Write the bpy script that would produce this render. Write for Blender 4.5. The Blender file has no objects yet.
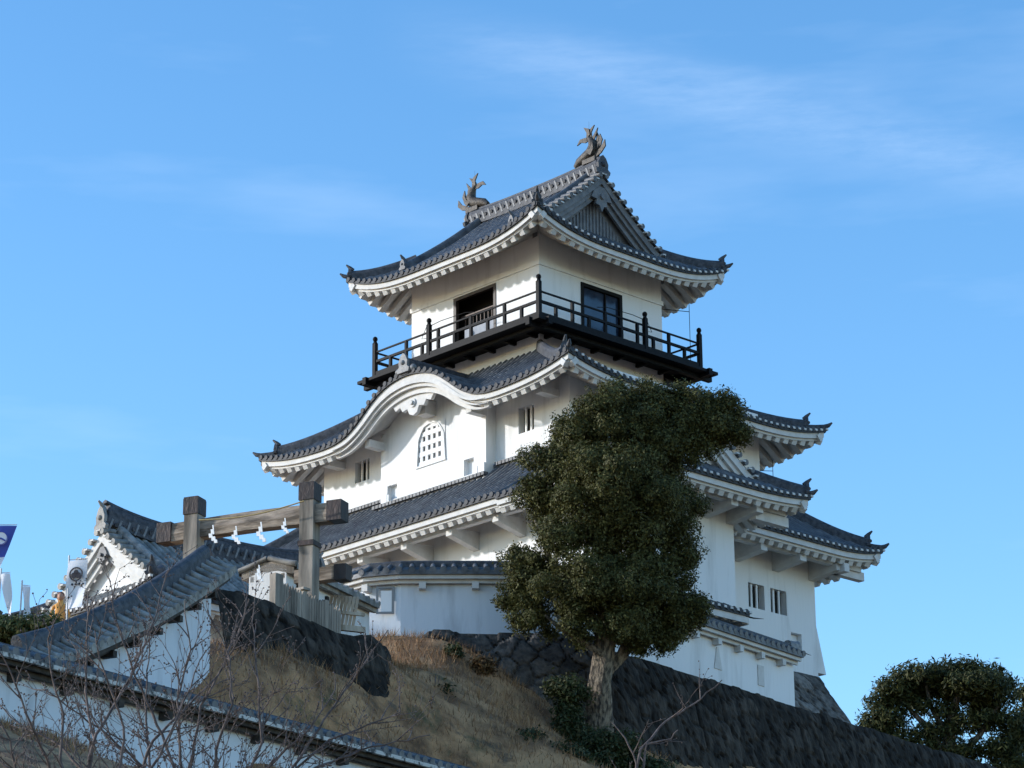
import bpy, math, random
import numpy as np
from mathutils import Vector, Matrix
random.seed(7); RNG = np.random.default_rng(7)
R = math.radians
S = bpy.context.scene

# ------------------------------------------------------------------ camera
F = 2884.0; PITCH = R(18.9); ROLL = R(0.5)
CAM = np.array([0.0, 0.0, 1.6])
fw = np.array([0, math.cos(PITCH), math.sin(PITCH)])
rt0 = np.array([1.0, 0, 0]); up0 = np.cross(rt0, fw)
cr, sr = math.cos(ROLL), math.sin(ROLL)
rt = cr*rt0 - sr*up0; up = cr*up0 + sr*rt0
cam = bpy.data.objects.new('camera', bpy.data.cameras.new('camera'))
S.collection.objects.link(cam); S.camera = cam
cam.data.sensor_width = 36; cam.data.lens = F/1024*36
cam.data.clip_start = 0.5; cam.data.clip_end = 6000
m = Matrix(((rt[0], up[0], -fw[0], CAM[0]), (rt[1], up[1], -fw[1], CAM[1]), (rt[2], up[2], -fw[2], CAM[2]), (0, 0, 0, 1)))
cam.matrix_world = m

def at(px, py, Y):
    """surveyed point: direction of sight to a feature, at ground distance Y"""
    d = fw*F + rt*(px-512) - up*(py-384)
    t = Y/d[1]
    return Vector(CAM + d*t)

# ------------------------------------------------------------------ light
SUN_AZ = (-0.99, 0.02); SUN_EL = R(18)
n_ = math.hypot(*SUN_AZ); sx, sy = SUN_AZ[0]/n_, SUN_AZ[1]/n_
sdir = Vector((sx*math.cos(SUN_EL), sy*math.cos(SUN_EL), math.sin(SUN_EL)))
sun = bpy.data.objects.new('sun', bpy.data.lights.new('sun', 'SUN'))
S.collection.objects.link(sun)
sun.data.energy = 2.1; sun.data.angle = R(2.5); sun.data.color = (1.0, 0.97, 0.93)
sun.rotation_euler = sdir.to_track_quat('Z', 'Y').to_euler()
W = bpy.data.worlds.new('World'); S.world = W; W.use_nodes = True
nt = W.node_tree; l = nt.links.new; bg = nt.nodes['Background']
sky = nt.nodes.new('ShaderNodeTexSky'); sky.sky_type = 'NISHITA'; sky.sun_disc = False
sky.sun_elevation = SUN_EL; sky.sun_rotation = math.atan2(sx, sy)
sky.air_density = 1.0; sky.dust_density = 0.3; sky.ozone_density = 2.2; sky.altitude = 100
bg.inputs['Strength'].default_value = 0.15
CN = (-0.22628, 0.41575, -0.88088); CC = (0.08611, 0.90672, 0.41286)
# thin cirrus: a soft streaky noise over the sky directions
tc = nt.nodes.new('ShaderNodeTexCoord')
mp = nt.nodes.new('ShaderNodeMapping'); mp.inputs['Rotation'].default_value = (0, R(-14), 0)
mp.inputs['Scale'].default_value = (5, 5, 26)
nz = nt.nodes.new('ShaderNodeTexNoise'); nz.inputs['Scale'].default_value = 1.0; nz.inputs['Detail'].default_value = 5; nz.inputs['Roughness'].default_value = .55
rp = nt.nodes.new('ShaderNodeValToRGB'); rp.color_ramp.elements[0].position = .58; rp.color_ramp.elements[1].position = .98
rp.color_ramp.elements[0].color = (0, 0, 0, 1); rp.color_ramp.elements[1].color = (.15, .15, .15, 1)
mx = nt.nodes.new('ShaderNodeMixRGB'); mx.inputs['Color2'].default_value = (5.0, 5.6, 6.2, 1)
hs = nt.nodes.new('ShaderNodeHueSaturation'); hs.inputs['Saturation'].default_value = 1.24; hs.inputs['Value'].default_value = 1.03
l = nt.links.new
l(tc.outputs['Generated'], mp.inputs['Vector']); l(mp.outputs[0], nz.inputs['Vector']); l(nz.outputs[0], rp.inputs[0])
l(sky.outputs[0], hs.inputs['Color']); l(hs.outputs[0], mx.inputs['Color1'])
def mnode(op, a, b=None):
    q = nt.nodes.new('ShaderNodeMath'); q.operation = op; q.use_clamp = op == 'MULTIPLY_ADD'
    for i, x in enumerate((a, b)):
        if x is None: continue
        if isinstance(x, (int, float)): q.inputs[i].default_value = x
        else: l(x, q.inputs[i])
    return q.outputs[0]
def vdot(v):
    q = nt.nodes.new('ShaderNodeVectorMath'); q.operation = 'DOT_PRODUCT'; l(tc.outputs['Generated'], q.inputs[0]); q.inputs[1].default_value = v; return q.outputs['Value']
def ramp(x, a, b):
    q = nt.nodes.new('ShaderNodeMapRange'); q.interpolation_type = 'SMOOTHSTEP'; l(x, q.inputs[0]); q.inputs[1].default_value = a; q.inputs[2].default_value = b; q.inputs[3].default_value = 1; q.inputs[4].default_value = 0; return q.outputs[0]
band = ramp(mnode('ABSOLUTE', mnode('ADD', vdot(CN), mnode('MULTIPLY', mnode('SUBTRACT', nz.outputs[0], .5), .03))), 0.0, .020)
along = ramp(mnode('SUBTRACT', 1.0, vdot(CC)), .0005, .010)
n3 = nt.nodes.new('ShaderNodeTexNoise'); n3.inputs['Scale'].default_value = 14; n3.inputs['Detail'].default_value = 7; n3.inputs['Roughness'].default_value = .65
l(mp.outputs[0], n3.inputs['Vector'])
streak = mnode('MULTIPLY', mnode('MULTIPLY', band, along), mnode('MULTIPLY', n3.outputs[0], .13))
l(mnode('ADD', streak, rp.outputs[0]), mx.inputs['Fac']); l(mx.outputs[0], bg.inputs['Color'])
S.view_settings.view_transform = 'Standard'; S.view_settings.look = 'None'
S.view_settings.gamma = 1.0; S.view_settings.exposure = 1.0
try: S.view_settings.use_curve_mapping = False
except Exception: pass
S.cycles.max_bounces = 6

# ------------------------------------------------------------------ helpers
class MB:
    def __init__(s): s.v = []; s.f = []; s.m = []; s.sm = []
    def add(s, vs, fs, mi=0, smooth=False):
        b = len(s.v); s.v.extend([tuple(map(float, p)) for p in vs])
        for f in fs: s.f.append([b+i for i in f]); s.m.append(mi); s.sm.append(smooth)
    def box(s, c, d, mi=0, M=None):
        x, y, z = (q/2 for q in d); pts = [Vector((a*x, b*y, e*z)) for a in (-1, 1) for b in (-1, 1) for e in (-1, 1)]
        if M is not None: pts = [M @ p for p in pts]
        c = Vector(c)
        s.add([p+c for p in pts], [(0, 1, 3, 2), (4, 6, 7, 5), (0, 4, 5, 1), (2, 3, 7, 6), (0, 2, 6, 4), (1, 5, 7, 3)], mi)
    def bb(s, x0, x1, y0, y1, z0, z1, mi=0): s.box(((x0+x1)/2, (y0+y1)/2, (z0+z1)/2), (x1-x0, y1-y0, z1-z0), mi)
    def beam(s, a, b, w, h, mi=0, upv=(0, 0, 1)):
        a, b = Vector(a), Vector(b); d = (b-a); L = d.length; d.normalize(); sd = d.cross(Vector(upv)).normalized(); u = sd.cross(d)
        M = Matrix((sd, d, u)).transposed(); s.box((a+b)/2, (w, L, h), mi, M)
    def tube(s, pts, rad, n=8, mi=0, cap=True, smooth=True):
        pts = [Vector(p) for p in pts]; rings = []; prev = None
        if not hasattr(rad, '__len__'): rad = [rad]*len(pts)
        for i, p in enumerate(pts):
            d = (pts[min(i+1, len(pts)-1)] - pts[max(i-1, 0)]).normalized()
            if prev is None: a = d.cross(Vector((0, 0, 1)) if abs(d.z) < .9 else Vector((1, 0, 0))).normalized()
            else: a = (prev - d*prev.dot(d)).normalized()
            prev = a; b = d.cross(a)
            rings.append([p + (a*math.cos(2*math.pi*k/n) + b*math.sin(2*math.pi*k/n))*rad[i] for k in range(n)])
        vs = [q for r in rings for q in r]; fs = []
        for i in range(len(pts)-1):
            for k in range(n): fs.append((i*n+k, i*n+(k+1) % n, (i+1)*n+(k+1) % n, (i+1)*n+k))
        s.add(vs, fs, mi, smooth)
        if cap: s.add(rings[0], [tuple(range(n))], mi); s.add(rings[-1], [tuple(reversed(range(n)))], mi)
    def ball(s, c, r, mi=0, nu=10, nv=7, sc=(1, 1, 1)):
        vs = []; fs = []
        for j in range(nv+1):
            for i in range(nu):
                a = 2*math.pi*i/nu; b = math.pi*j/nv
                vs.append((c[0]+r*sc[0]*math.sin(b)*math.cos(a), c[1]+r*sc[1]*math.sin(b)*math.sin(a), c[2]+r*sc[2]*math.cos(b)))
        for j in range(nv):
            for i in range(nu): fs.append((j*nu+i, (j+1)*nu+i, (j+1)*nu+(i+1) % nu, j*nu+(i+1) % nu))
        s.add(vs, fs, mi, True)
    def prism(s, poly, origin, ua, va, na, th, mi=0):
        """extrude a 2D outline: points origin+u*ua+v*va, thickness th along na"""
        o, ua, va, na = Vector(origin), Vector(ua), Vector(va), Vector(na); n = len(poly)
        A = [o+ua*p[0]+va*p[1] for p in poly]; B = [p+na*th for p in A]
        s.add(A+B, [tuple(range(n)), tuple(reversed(range(n, 2*n)))]+[(i, n+i, n+(i+1) % n, (i+1) % n) for i in range(n)], mi)
    def sweep(s, path, prof, mi=0, smooth=False, cap=True, side=None):
        """sweep a closed 2D profile (side, up) along a path, up stays vertical"""
        path = [Vector(p) for p in path]; rings = []
        for i, p in enumerate(path):
            d = path[min(i+1, len(path)-1)] - path[max(i-1, 0)]
            h = Vector((d.x, d.y, 0)).normalized(); sd = Vector((h.y, -h.x, 0)) if side is None else Vector(side)
            d.normalize(); u = sd.cross(d).normalized()
            rings.append([p+sd*a+u*b for a, b in prof])
        n = len(prof); vs = [q for r in rings for q in r]
        s.add(vs, [(i*n+k, (i+1)*n+k, (i+1)*n+(k+1) % n, i*n+(k+1) % n) for i in range(len(path)-1) for k in range(n)], mi, smooth)
        if cap: s.add(rings[0], [tuple(range(n))], mi); s.add(rings[-1], [tuple(reversed(range(n)))], mi)
    def build(s, name, mats, parent=None, **kw):
        me = bpy.data.meshes.new(name); me.from_pydata(s.v, [], s.f)
        if not isinstance(mats, (list, tuple)): mats = [mats]
        for q in mats: me.materials.append(q)
        if len(mats) > 1: me.polygons.foreach_set('material_index', s.m)
        me.polygons.foreach_set('use_smooth', s.sm); me.update()
        o = bpy.data.objects.new(name, me); S.collection.objects.link(o)
        if parent is not None: o.parent = parent
        for k, v in kw.items(): o[k] = v
        return o

def tag(o, label, cat, group=None):
    o['label'] = label; o['category'] = cat
    if group: o['group'] = group
    return o
def empty(name, loc=(0, 0, 0), rz=0, label=None, cat=None, group=None):
    o = bpy.data.objects.new(name, None); S.collection.objects.link(o); o.location = loc; o.rotation_euler = (0, 0, rz)
    o.empty_display_size = .5
    if label: tag(o, label, cat, group)
    return o

# ------------------------------------------------------------------ materials
def mat(name, c1, c2=None, scale=3, rough=.8, bump=0, bscale=20, stretch=(1, 1, 1), metal=0, detail=6, lo=.35, hi=.65, attr=None, spec=.5):
    m = bpy.data.materials.new(name); m.use_nodes = True; t = m.node_tree; b = t.nodes['Principled BSDF']; L = t.links.new
    b.inputs['Roughness'].default_value = rough; b.inputs['Metallic'].default_value = metal
    b.inputs['Specular IOR Level'].default_value = spec
    b.inputs['Base Color'].default_value = (*c1, 1)
    tc = t.nodes.new('ShaderNodeTexCoord'); mp = t.nodes.new('ShaderNodeMapping'); mp.inputs['Scale'].default_value = stretch
    L(tc.outputs['Object'], mp.inputs['Vector'])
    if c2 is not None:
        n = t.nodes.new('ShaderNodeTexNoise'); n.inputs['Scale'].default_value = scale; n.inputs['Detail'].default_value = detail; n.inputs['Roughness'].default_value = .6
        r = t.nodes.new('ShaderNodeValToRGB'); r.color_ramp.elements[0].position = lo; r.color_ramp.elements[1].position = hi
        r.color_ramp.elements[0].color = (*c1, 1); r.color_ramp.elements[1].color = (*c2, 1)
        L(mp.outputs[0], n.inputs['Vector']); L(n.outputs[0], r.inputs[0]); out = r.outputs[0]
        if attr:
            a = t.nodes.new('ShaderNodeAttribute'); a.attribute_name = attr
            x = t.nodes.new('ShaderNodeMixRGB'); x.blend_type = 'MULTIPLY'; x.inputs['Fac'].default_value = 1
            L(out, x.inputs[1]); L(a.outputs['Color'], x.inputs[2]); out = x.outputs[0]
        L(out, b.inputs['Base Color'])
    if bump:
        n2 = t.nodes.new('ShaderNodeTexNoise'); n2.inputs['Scale'].default_value = bscale; n2.inputs['Detail'].default_value = 5
        bp = t.nodes.new('ShaderNodeBump'); bp.inputs['Strength'].default_value = bump; bp.inputs['Distance'].default_value = .05
        L(mp.outputs[0], n2.inputs['Vector']); L(n2.outputs[0], bp.inputs['Height']); L(bp.outputs[0], b.inputs['Normal'])
    return m
PLASTER = mat('white_plaster', (.54, .54, .535), (.73, .735, .74), 1.3, .85, .12, 6, (1.6, 1.6, .22), lo=.22, hi=.48)
TRIM = mat('plaster_trim', (.50, .495, .48), (.60, .595, .585), 3.5, .8, .1, 14)
TILE = mat('roof_tile', (.045, .049, .058), (.17, .175, .185), 2.4, .5, .25, 24, lo=.3, hi=.72, spec=.3)
PLASTER_SHADE = mat('shaded_white_plaster', (.42, .445, .48), (.62, .66, .71), 1.3, .88, .15, 6, (1.6, 1.6, .25), lo=.25, hi=.5)  # white plaster with shade put into the colour, greyer and bluer
TILE2 = mat('roof_tile_weathered', (.12, .118, .112), (.32, .31, .29), 3, .6, .25, 24, spec=.3)
RIDGE = mat('ridge_tile', (.030, .033, .040), (.085, .088, .10), 7, .6, .3, 18, spec=.3)
PALEGLINT = mat('pale_tile_and_glint', (.10, .105, .115), (.22, .225, .23), 8, .6, .2, 20)  # pale end tiles, also the painted glints on ridge flanks
CAPM = mat('eave_end_tile', (.018, .020, .025), (.050, .053, .062), 6, .6, .2, 20, spec=.25)
EDGE = mat('patchy_pale_eave_edge', (.05, .05, .05), (.50, .49, .47), 5, .8, .2, 12, lo=.42, hi=.52)  # pale strip broken into dark patches by noise
GLINTM = mat('tile_glint', (.45, .45, .44), (.65, .65, .64), 9, .8)  # sun glints on the tiles, put in as a pale colour
BLACK = mat('black_lacquer_wood', (.002, .002, .003), (.007, .007, .009), 5, .6, .15, 25, spec=.12)
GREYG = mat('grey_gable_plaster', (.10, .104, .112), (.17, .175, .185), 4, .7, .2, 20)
DARK = mat('dark_interior', (.008, .007, .006), None, rough=.9)
GLASS = mat('dark_window_glass', (.012, .02, .04), (.03, .045, .08), 2, .12)
BRONZE = mat('weathered_bronze', (.028, .024, .021), (.085, .072, .060), 9, .6, .4, 20, metal=.25)
WOODG = mat('weathered_grey_wood', (.10, .086, .070), (.38, .33, .275), 2.2, .85, .4, 7, (1, 1, .16), detail=9)
WOODH = mat('weathered_beam_wood', (.09, .07, .052), (.40, .32, .25), 2.2, .85, .5, 7, (.18, 1.5, 3.5), detail=9)
WOODD = mat('dark_eave_wood', (.018, .014, .012), (.06, .05, .042), 5, .85, .3, 9)
RUST = mat('dark_iron_cap', (.014, .010, .010), (.045, .026, .022), 4, .5, .3, 12, (1, 1, .5), metal=.3)
PAPER = mat('white_paper', (.85, .85, .85), None, rough=.9)
ROPE = mat('straw_rope', (.35, .27, .13), None, rough=.9)
STONE = mat('castle_stone', (.06, .055, .052), (.20, .185, .17), 4, .9, .6, 9, attr='tint')
STONEG = mat('dark_grey_stone', (.030, .027, .025), (.115, .102, .090), 5, .9, .7, 10, attr='tint')
STONED = mat('mossy_dark_stone', (.011, .0095, .0085), (.062, .052, .043), 4.0, .95, 1.0, 10, (1, 1, .4), attr='tint', spec=.2)
BARK = mat('tree_bark', (.035, .027, .02), (.24, .19, .135), 6, .9, 1.0, 11, (2.2, 2.2, .8), detail=10, lo=.4, hi=.6)
TWIG = mat('cherry_bark', (.045, .032, .03), (.15, .115, .105), 12, .8)
def leafmat(name, c1, c2, c3):
    m = bpy.data.materials.new(name); m.use_nodes = True; t = m.node_tree; b = t.nodes['Principled BSDF']; L = t.links.new
    g = t.nodes.new('ShaderNodeNewGeometry'); r = t.nodes.new('ShaderNodeValToRGB')
    r.color_ramp.elements[0].color = (*c1, 1); r.color_ramp.elements[1].color = (*c3, 1)
    e = r.color_ramp.elements.new(.55); e.color = (*c2, 1)
    L(g.outputs['Random Per Island'], r.inputs[0]); L(r.outputs[0], b.inputs['Base Color'])
    b.inputs['Roughness'].default_value = .6; b.inputs['Specular IOR Level'].default_value = .2
    tr = t.nodes.new('ShaderNodeBsdfTranslucent'); mx = t.nodes.new('ShaderNodeMixShader'); mx.inputs[0].default_value = .18
    L(r.outputs[0], tr.inputs['Color']); L(b.outputs[0], mx.inputs[1]); L(tr.outputs[0], mx.inputs[2])
    L(mx.outputs[0], t.nodes['Material Output'].inputs['Surface']); return m
LEAF = leafmat('evergreen_leaf', (.036, .037, .012), (.076, .076, .024), (.130, .125, .040))
PINE = leafmat('pine_needle', (.022, .027, .009), (.045, .050, .015), (.090, .092, .028))
BUSH = leafmat('bush_leaf', (.02, .03, .01), (.045, .06, .02), (.11, .10, .05))
STRAW = leafmat('dry_grass', (.13, .068, .032), (.31, .175, .085), (.50, .32, .17))

# ------------------------------------------------------------------ terrain (see below for its points)
KT = R(43.6)
CO = Vector((0.99, 95.0, 0))
ex = Vector((math.cos(KT), math.sin(KT), 0)); ey = Vector((-math.sin(KT), math.cos(KT), 0))
def K(x, y, z=0): return CO + ex*x + ey*y + Vector((0, 0, z))

TP = []
def tp(v, dz=0): TP.append((v[0], v[1], v[2]+dz))
for q in ((-40, 0, 0), (0, 0, 0), (40, 0, 0), (-40, 22, 1.5), (0, 22, 1.5), (40, 22, 1.5), (-12, 40, 8.2), (0, 40, 7.6), (20, 40, 6), (-30, 42, 8), (40, 50, 7),
          (-30, 60, 13), (30, 80, 12), (20, 70, 12), (12, 75, 14.6), (-40, 90, 17), (-40, 120, 16), (40, 120, 10), (50, 90, 8), (0, 150, 8), (40, 160, 4), (-40, 160, 6)): tp(q)
tp(at(0, 731, 55)); tp(at(60, 752, 56.2)); tp(at(-60, 716, 53)); tp(at(110, 780, 57))
for px, Y in ((230, 64), (300, 66), (400, 68.8), (470, 71)): tp(at(px, .272*px+640+6, Y))
for q in ((250, 669, 65.2), (300, 678, 66.5), (324, 684, 67.6), (353, 671, 70), (386, 657, 72), (386, 639, 79.8), (410, 640, 79.9), (440, 641, 79.8), (470, 652, 79.4), (500, 674, 78.9), (530, 702, 78.2), (550, 722, 77.8),
          (575, 740, 77.6), (597, 742, 77.9), (450, 700, 73.5), (560, 750, 73.5), (540, 775, 71.5), (640, 790, 76.5), (700, 815, 79), (420, 670, 74.5), (480, 700, 75.3), (350, 700, 68.4), (215, 655, 64.8), (190, 690, 63)): tp(at(*q))
for t in (0, 4, 8, 12, 16, 20):            # both sides of the lower wall
    bx, by = -16.5+.575*t*1.4, 47.1+.818*t*1.4
    tp((bx+1.0, by-.7, 13.25)); tp((bx+3.2, by-2.3, 12.3)); tp((bx-.6, by+.5, 13.6))
for q in ((-11, 64, 16.8), (-9.5, 66.5, 18.0), (-7.5, 69, 18.3), (-5.5, 71.5, 18.5), (-4.5, 75, 19.2), (-6, 78, 20.3), (-12, 74, 19.3), (-14, 80, 20.3), (-20, 85, 20.0), (-12, 88, 21.0), (-7, 86, 21.6),
          (-2, 83, 21.4), (-4, 83, 21.4), (2, 85, 21.5), (5, 89, 21.9), (8, 93, 22.0), (12, 100, 22.0), (0, 100, 22.2), (5, 110, 22.0), (-6, 96, 22.1), (-12, 100, 21.5), (8, 112, 22.0), (17, 94, 12.5), (25, 110, 12), (22, 125, 14), (9, 81, 13)): tp(q)
TPA = np.array(TP)
def tps(P, Q=None):
    D = np.linalg.norm(P[:, None, :2]-TPA[None, :, :2], axis=2)
    return D
_D = tps(TPA); _n = len(TPA)
_A = np.zeros((_n+3, _n+3)); _A[:_n, :_n] = -_D - np.eye(_n)*0.02; _A[:_n, _n] = 1; _A[:_n, _n+1:] = TPA[:, :2]; _A[_n, :_n] = 1; _A[_n+1:, :_n] = TPA[:, :2].T
_w = np.linalg.solve(_A, np.concatenate([TPA[:, 2], [0, 0, 0]]))
def ground(P):
    P = np.atleast_2d(np.array(P, float))[:, :2]
    out = np.empty(len(P))
    for i in range(0, len(P), 4000):
        q = P[i:i+4000]; D = np.linalg.norm(q[:, None]-TPA[None, :, :2], axis=2)
        out[i:i+4000] = -D@_w[:_n] + _w[_n] + q@_w[_n+1:]
    return out
def gz(x, y): return float(ground([(x, y)])[0])

def vnoise(P, s, seed=0):
    """cheap smooth value noise on 2D points"""
    r = np.random.default_rng(seed); G = r.random((64, 64)); q = P*s; i = np.floor(q).astype(int); f = q-i; f = f*f*(3-2*f)
    g = lambda a, b: G[(i[:, 0]+a) % 64, (i[:, 1]+b) % 64]
    return (g(0, 0)*(1-f[:, 0])+g(1, 0)*f[:, 0])*(1-f[:, 1])+(g(0, 1)*(1-f[:, 0])+g(1, 1)*f[:, 0])*f[:, 1]

def grid_terrain():
    xs = np.concatenate([[-2500, -600, -150, -70], np.arange(-42, -22, 2), np.arange(-22, 22, .35), np.arange(22, 56, 2), [70, 150, 600, 2500]])
    ys = np.concatenate([[-600, -100, -20, 0, 15, 30, 40, 46], np.arange(50, 98, .35), np.arange(98, 165, 2.5), [200, 400, 1000, 3500]])
    X, Y = np.meshgrid(xs, ys); P = np.stack([X.ravel(), Y.ravel()], 1)
    Pc = np.clip(P, [-42, 0], [55, 160]); Z = ground(Pc)
    d = np.linalg.norm(P-Pc, axis=1); Z = Z*np.exp(-d/60)
    Z += (vnoise(P, .6, 1)-.5)*.28 + (vnoise(P, 1.7, 2)-.5)*.14 + (vnoise(P, 3, 3)-.5)*.06
    nx, ny = len(xs), len(ys)
    me = bpy.data.meshes.new('hillside'); v = np.stack([P[:, 0], P[:, 1], Z], 1)
    fs = [(j*nx+i, j*nx+i+1, (j+1)*nx+i+1, (j+1)*nx+i) for j in range(ny-1) for i in range(nx-1)]
    me.from_pydata(v.tolist(), [], fs); me.polygons.foreach_set('use_smooth', [True]*len(fs))
    o = bpy.data.objects.new('hillside', me); S.collection.objects.link(o); o['kind'] = 'structure'
    return o
GRASS = mat('dry_turf', (.13, .062, .026), (.50, .270, .125), .9, .95, .9, 30, detail=9, lo=.36, hi=.62)
_t = GRASS.node_tree; _b = _t.nodes['Principled BSDF']; _src = _b.inputs['Base Color'].links[0].from_socket
for _sc, _lo, _hi, _col in ((.55, .56, .66, (.055, .060, .022, 1)), (1.3, .60, .68, (.10, .07, .045, 1)), (7.0, .58, .72, (.34, .22, .12, 1))):
    _nz = _t.nodes.new('ShaderNodeTexNoise'); _nz.inputs['Scale'].default_value = _sc; _nz.inputs['Detail'].default_value = 7; _nz.inputs['Roughness'].default_value = .65
    _m = _t.nodes.new('ShaderNodeMapRange'); _m.inputs[1].default_value = _lo; _m.inputs[2].default_value = _hi; _m.inputs[4].default_value = .8
    _x = _t.nodes.new('ShaderNodeMixRGB'); _x.inputs[2].default_value = _col
    _t.links.new(_t.nodes['Texture Coordinate'].outputs['Object'], _nz.inputs['Vector']); _t.links.new(_nz.outputs[0], _m.inputs[0]); _t.links.new(_m.outputs[0], _x.inputs[0]); _t.links.new(_src, _x.inputs[1]); _src = _x.outputs[0]
_t.links.new(_src, _b.inputs['Base Color'])
hill = grid_terrain(); hill.data.materials.append(GRASS)

# ------------------------------------------------------------------ roof builder
PITCHW = .30
PROF = [(-.15, 0), (-.082, 0), (-.07, .045), (-.04, .078), (0, .09), (.04, .078), (.07, .045), (.082, 0), (.15, 0)]
def gcurve(u): return .80*u + .20*u*u
class Side:
    """one slope: eave from A to B (2D), n = inward direction, T = run, Ta/Tb = hip run at A and B (None = square cut), ztop(s) optional"""
    def __init__(s, A, B, n, T, ze, rise, up, Ta, Tb, kl=1.5, Tg=None, bump=None):
        s.A, s.B, s.n, s.T, s.ze, s.rise, s.up, s.Ta, s.Tb, s.kl, s.Tg, s.bump = Vector(A), Vector(B), Vector(n), T, ze, rise, up, Ta, Tb, kl, Tg, bump
        s.tcap = 9e9; s.L = (s.B-s.A).length; s.d = (s.B-s.A)/s.L
    def c(s, q):
        r = 9e9
        if s.Ta: r = min(r, q/s.Ta)
        if s.Tb: r = min(r, (s.L-q)/s.Tb)
        return max(0, r)              # distance to the nearer corner in units of its hip run
    def tmax(s, q):
        c = s.c(q)
        if s.Tg is not None:          # gabled: full run inside the verge
            return s.T if c >= s.Tg-1e-6 else s.T*c
        return min(s.tcap, s.T*min(1, c))
    def z(s, q, t):
        u = t/s.T; z = s.ze + s.rise*gcurve(u)
        c = s.c(q)
        z += s.up*max(0, 1-c/s.kl)**2.6*max(0, 1-u)**1.3 if c < s.kl else 0
        if s.bump: z = max(z, s.bump(q, t))
        return z
    def P(s, q, t, dz=0):
        p = s.A+s.d*q+s.n*t; return Vector((p.x, p.y, s.z(q, t)+dz))

def tile_side(mb, sd, tcut=None, seg=None, caps=True, mi=0, glint=False):
    glint = sd.n.y > .5; seg = seg or (0, sd.L); n = max(1, round((seg[1]-seg[0])/PITCHW)); pw = (seg[1]-seg[0])/n
    for k in range(n):
        qc = seg[0]+(k+.5)*pw
        qs = [min(max(qc+o*pw/.3, 0), sd.L) for o, _ in PROF]
        full = sd.tmax(qc)
        tms = [sd.tmax(q) for q in qs]
        if full >= sd.T-1e-6 or (sd.Tg is not None): tms = [full if full >= sd.T-1e-6 else min(q, sd.T*sd.c(qq)) for q, qq in zip(tms, qs)]
        if full < .05: continue
        rows = max(1, round(full/.36)); ring = []
        for r in range(rows):
            for (fr, dz) in ((r/rows, .006), ((r+1)/rows, 0)):
                ring.append([sd.P(q, fr*tm, h+dz) for q, tm, (o, h) in zip(qs, tms, PROF)])
        m_ = len(PROF); vs = [p for g in ring for p in g]
        fs = [(i*m_+j, i*m_+j+1, (i+1)*m_+j+1, (i+1)*m_+j) for i in range(len(ring)-1) for j in range(m_-1)]
        mb.add(vs, fs, mi, False)
        if caps:
            p = sd.P(qc, 0, .045); o3 = Vector((-sd.n.x, -sd.n.y, 0)); d3 = Vector((sd.d.x, sd.d.y, 0)); u3 = Vector((0, 0, 1))
            c8 = [p + (d3*math.cos(a)+u3*math.sin(a))*.092 for a in [i*math.pi/5 for i in range(10)]]
            mb.add([q-o3*.05 for q in c8]+[q+o3*.05 for q in c8], [tuple(range(10, 20))]+[(i, (i+1) % 10, 10+(i+1) % 10, 10+i) for i in range(10)], 2)
            q0, q1 = sd.P(max(0, qc-pw/2), 0, 0), sd.P(min(sd.L, qc+pw/2), 0, 0)
            a0, a1 = q0+o3*.02, q1+o3*.02; dn = Vector((0, 0, -.085))
            if glint: mb.box((q0+q1)/2+o3*.03+d3*pw*.5+u3*.045, (.11, .10, .075), 1, Matrix((d3, Vector((-d3.y, d3.x, 0)), u3)).transposed())  # pale box between end caps, a sun glint made as geometry
            mb.add([a0+u3*.03, a1+u3*.03, a1+dn, a0+dn, q0-o3*.06+dn, q1-o3*.06+dn], [(0, 1, 2, 3), (3, 2, 5, 4)], 2)

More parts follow.
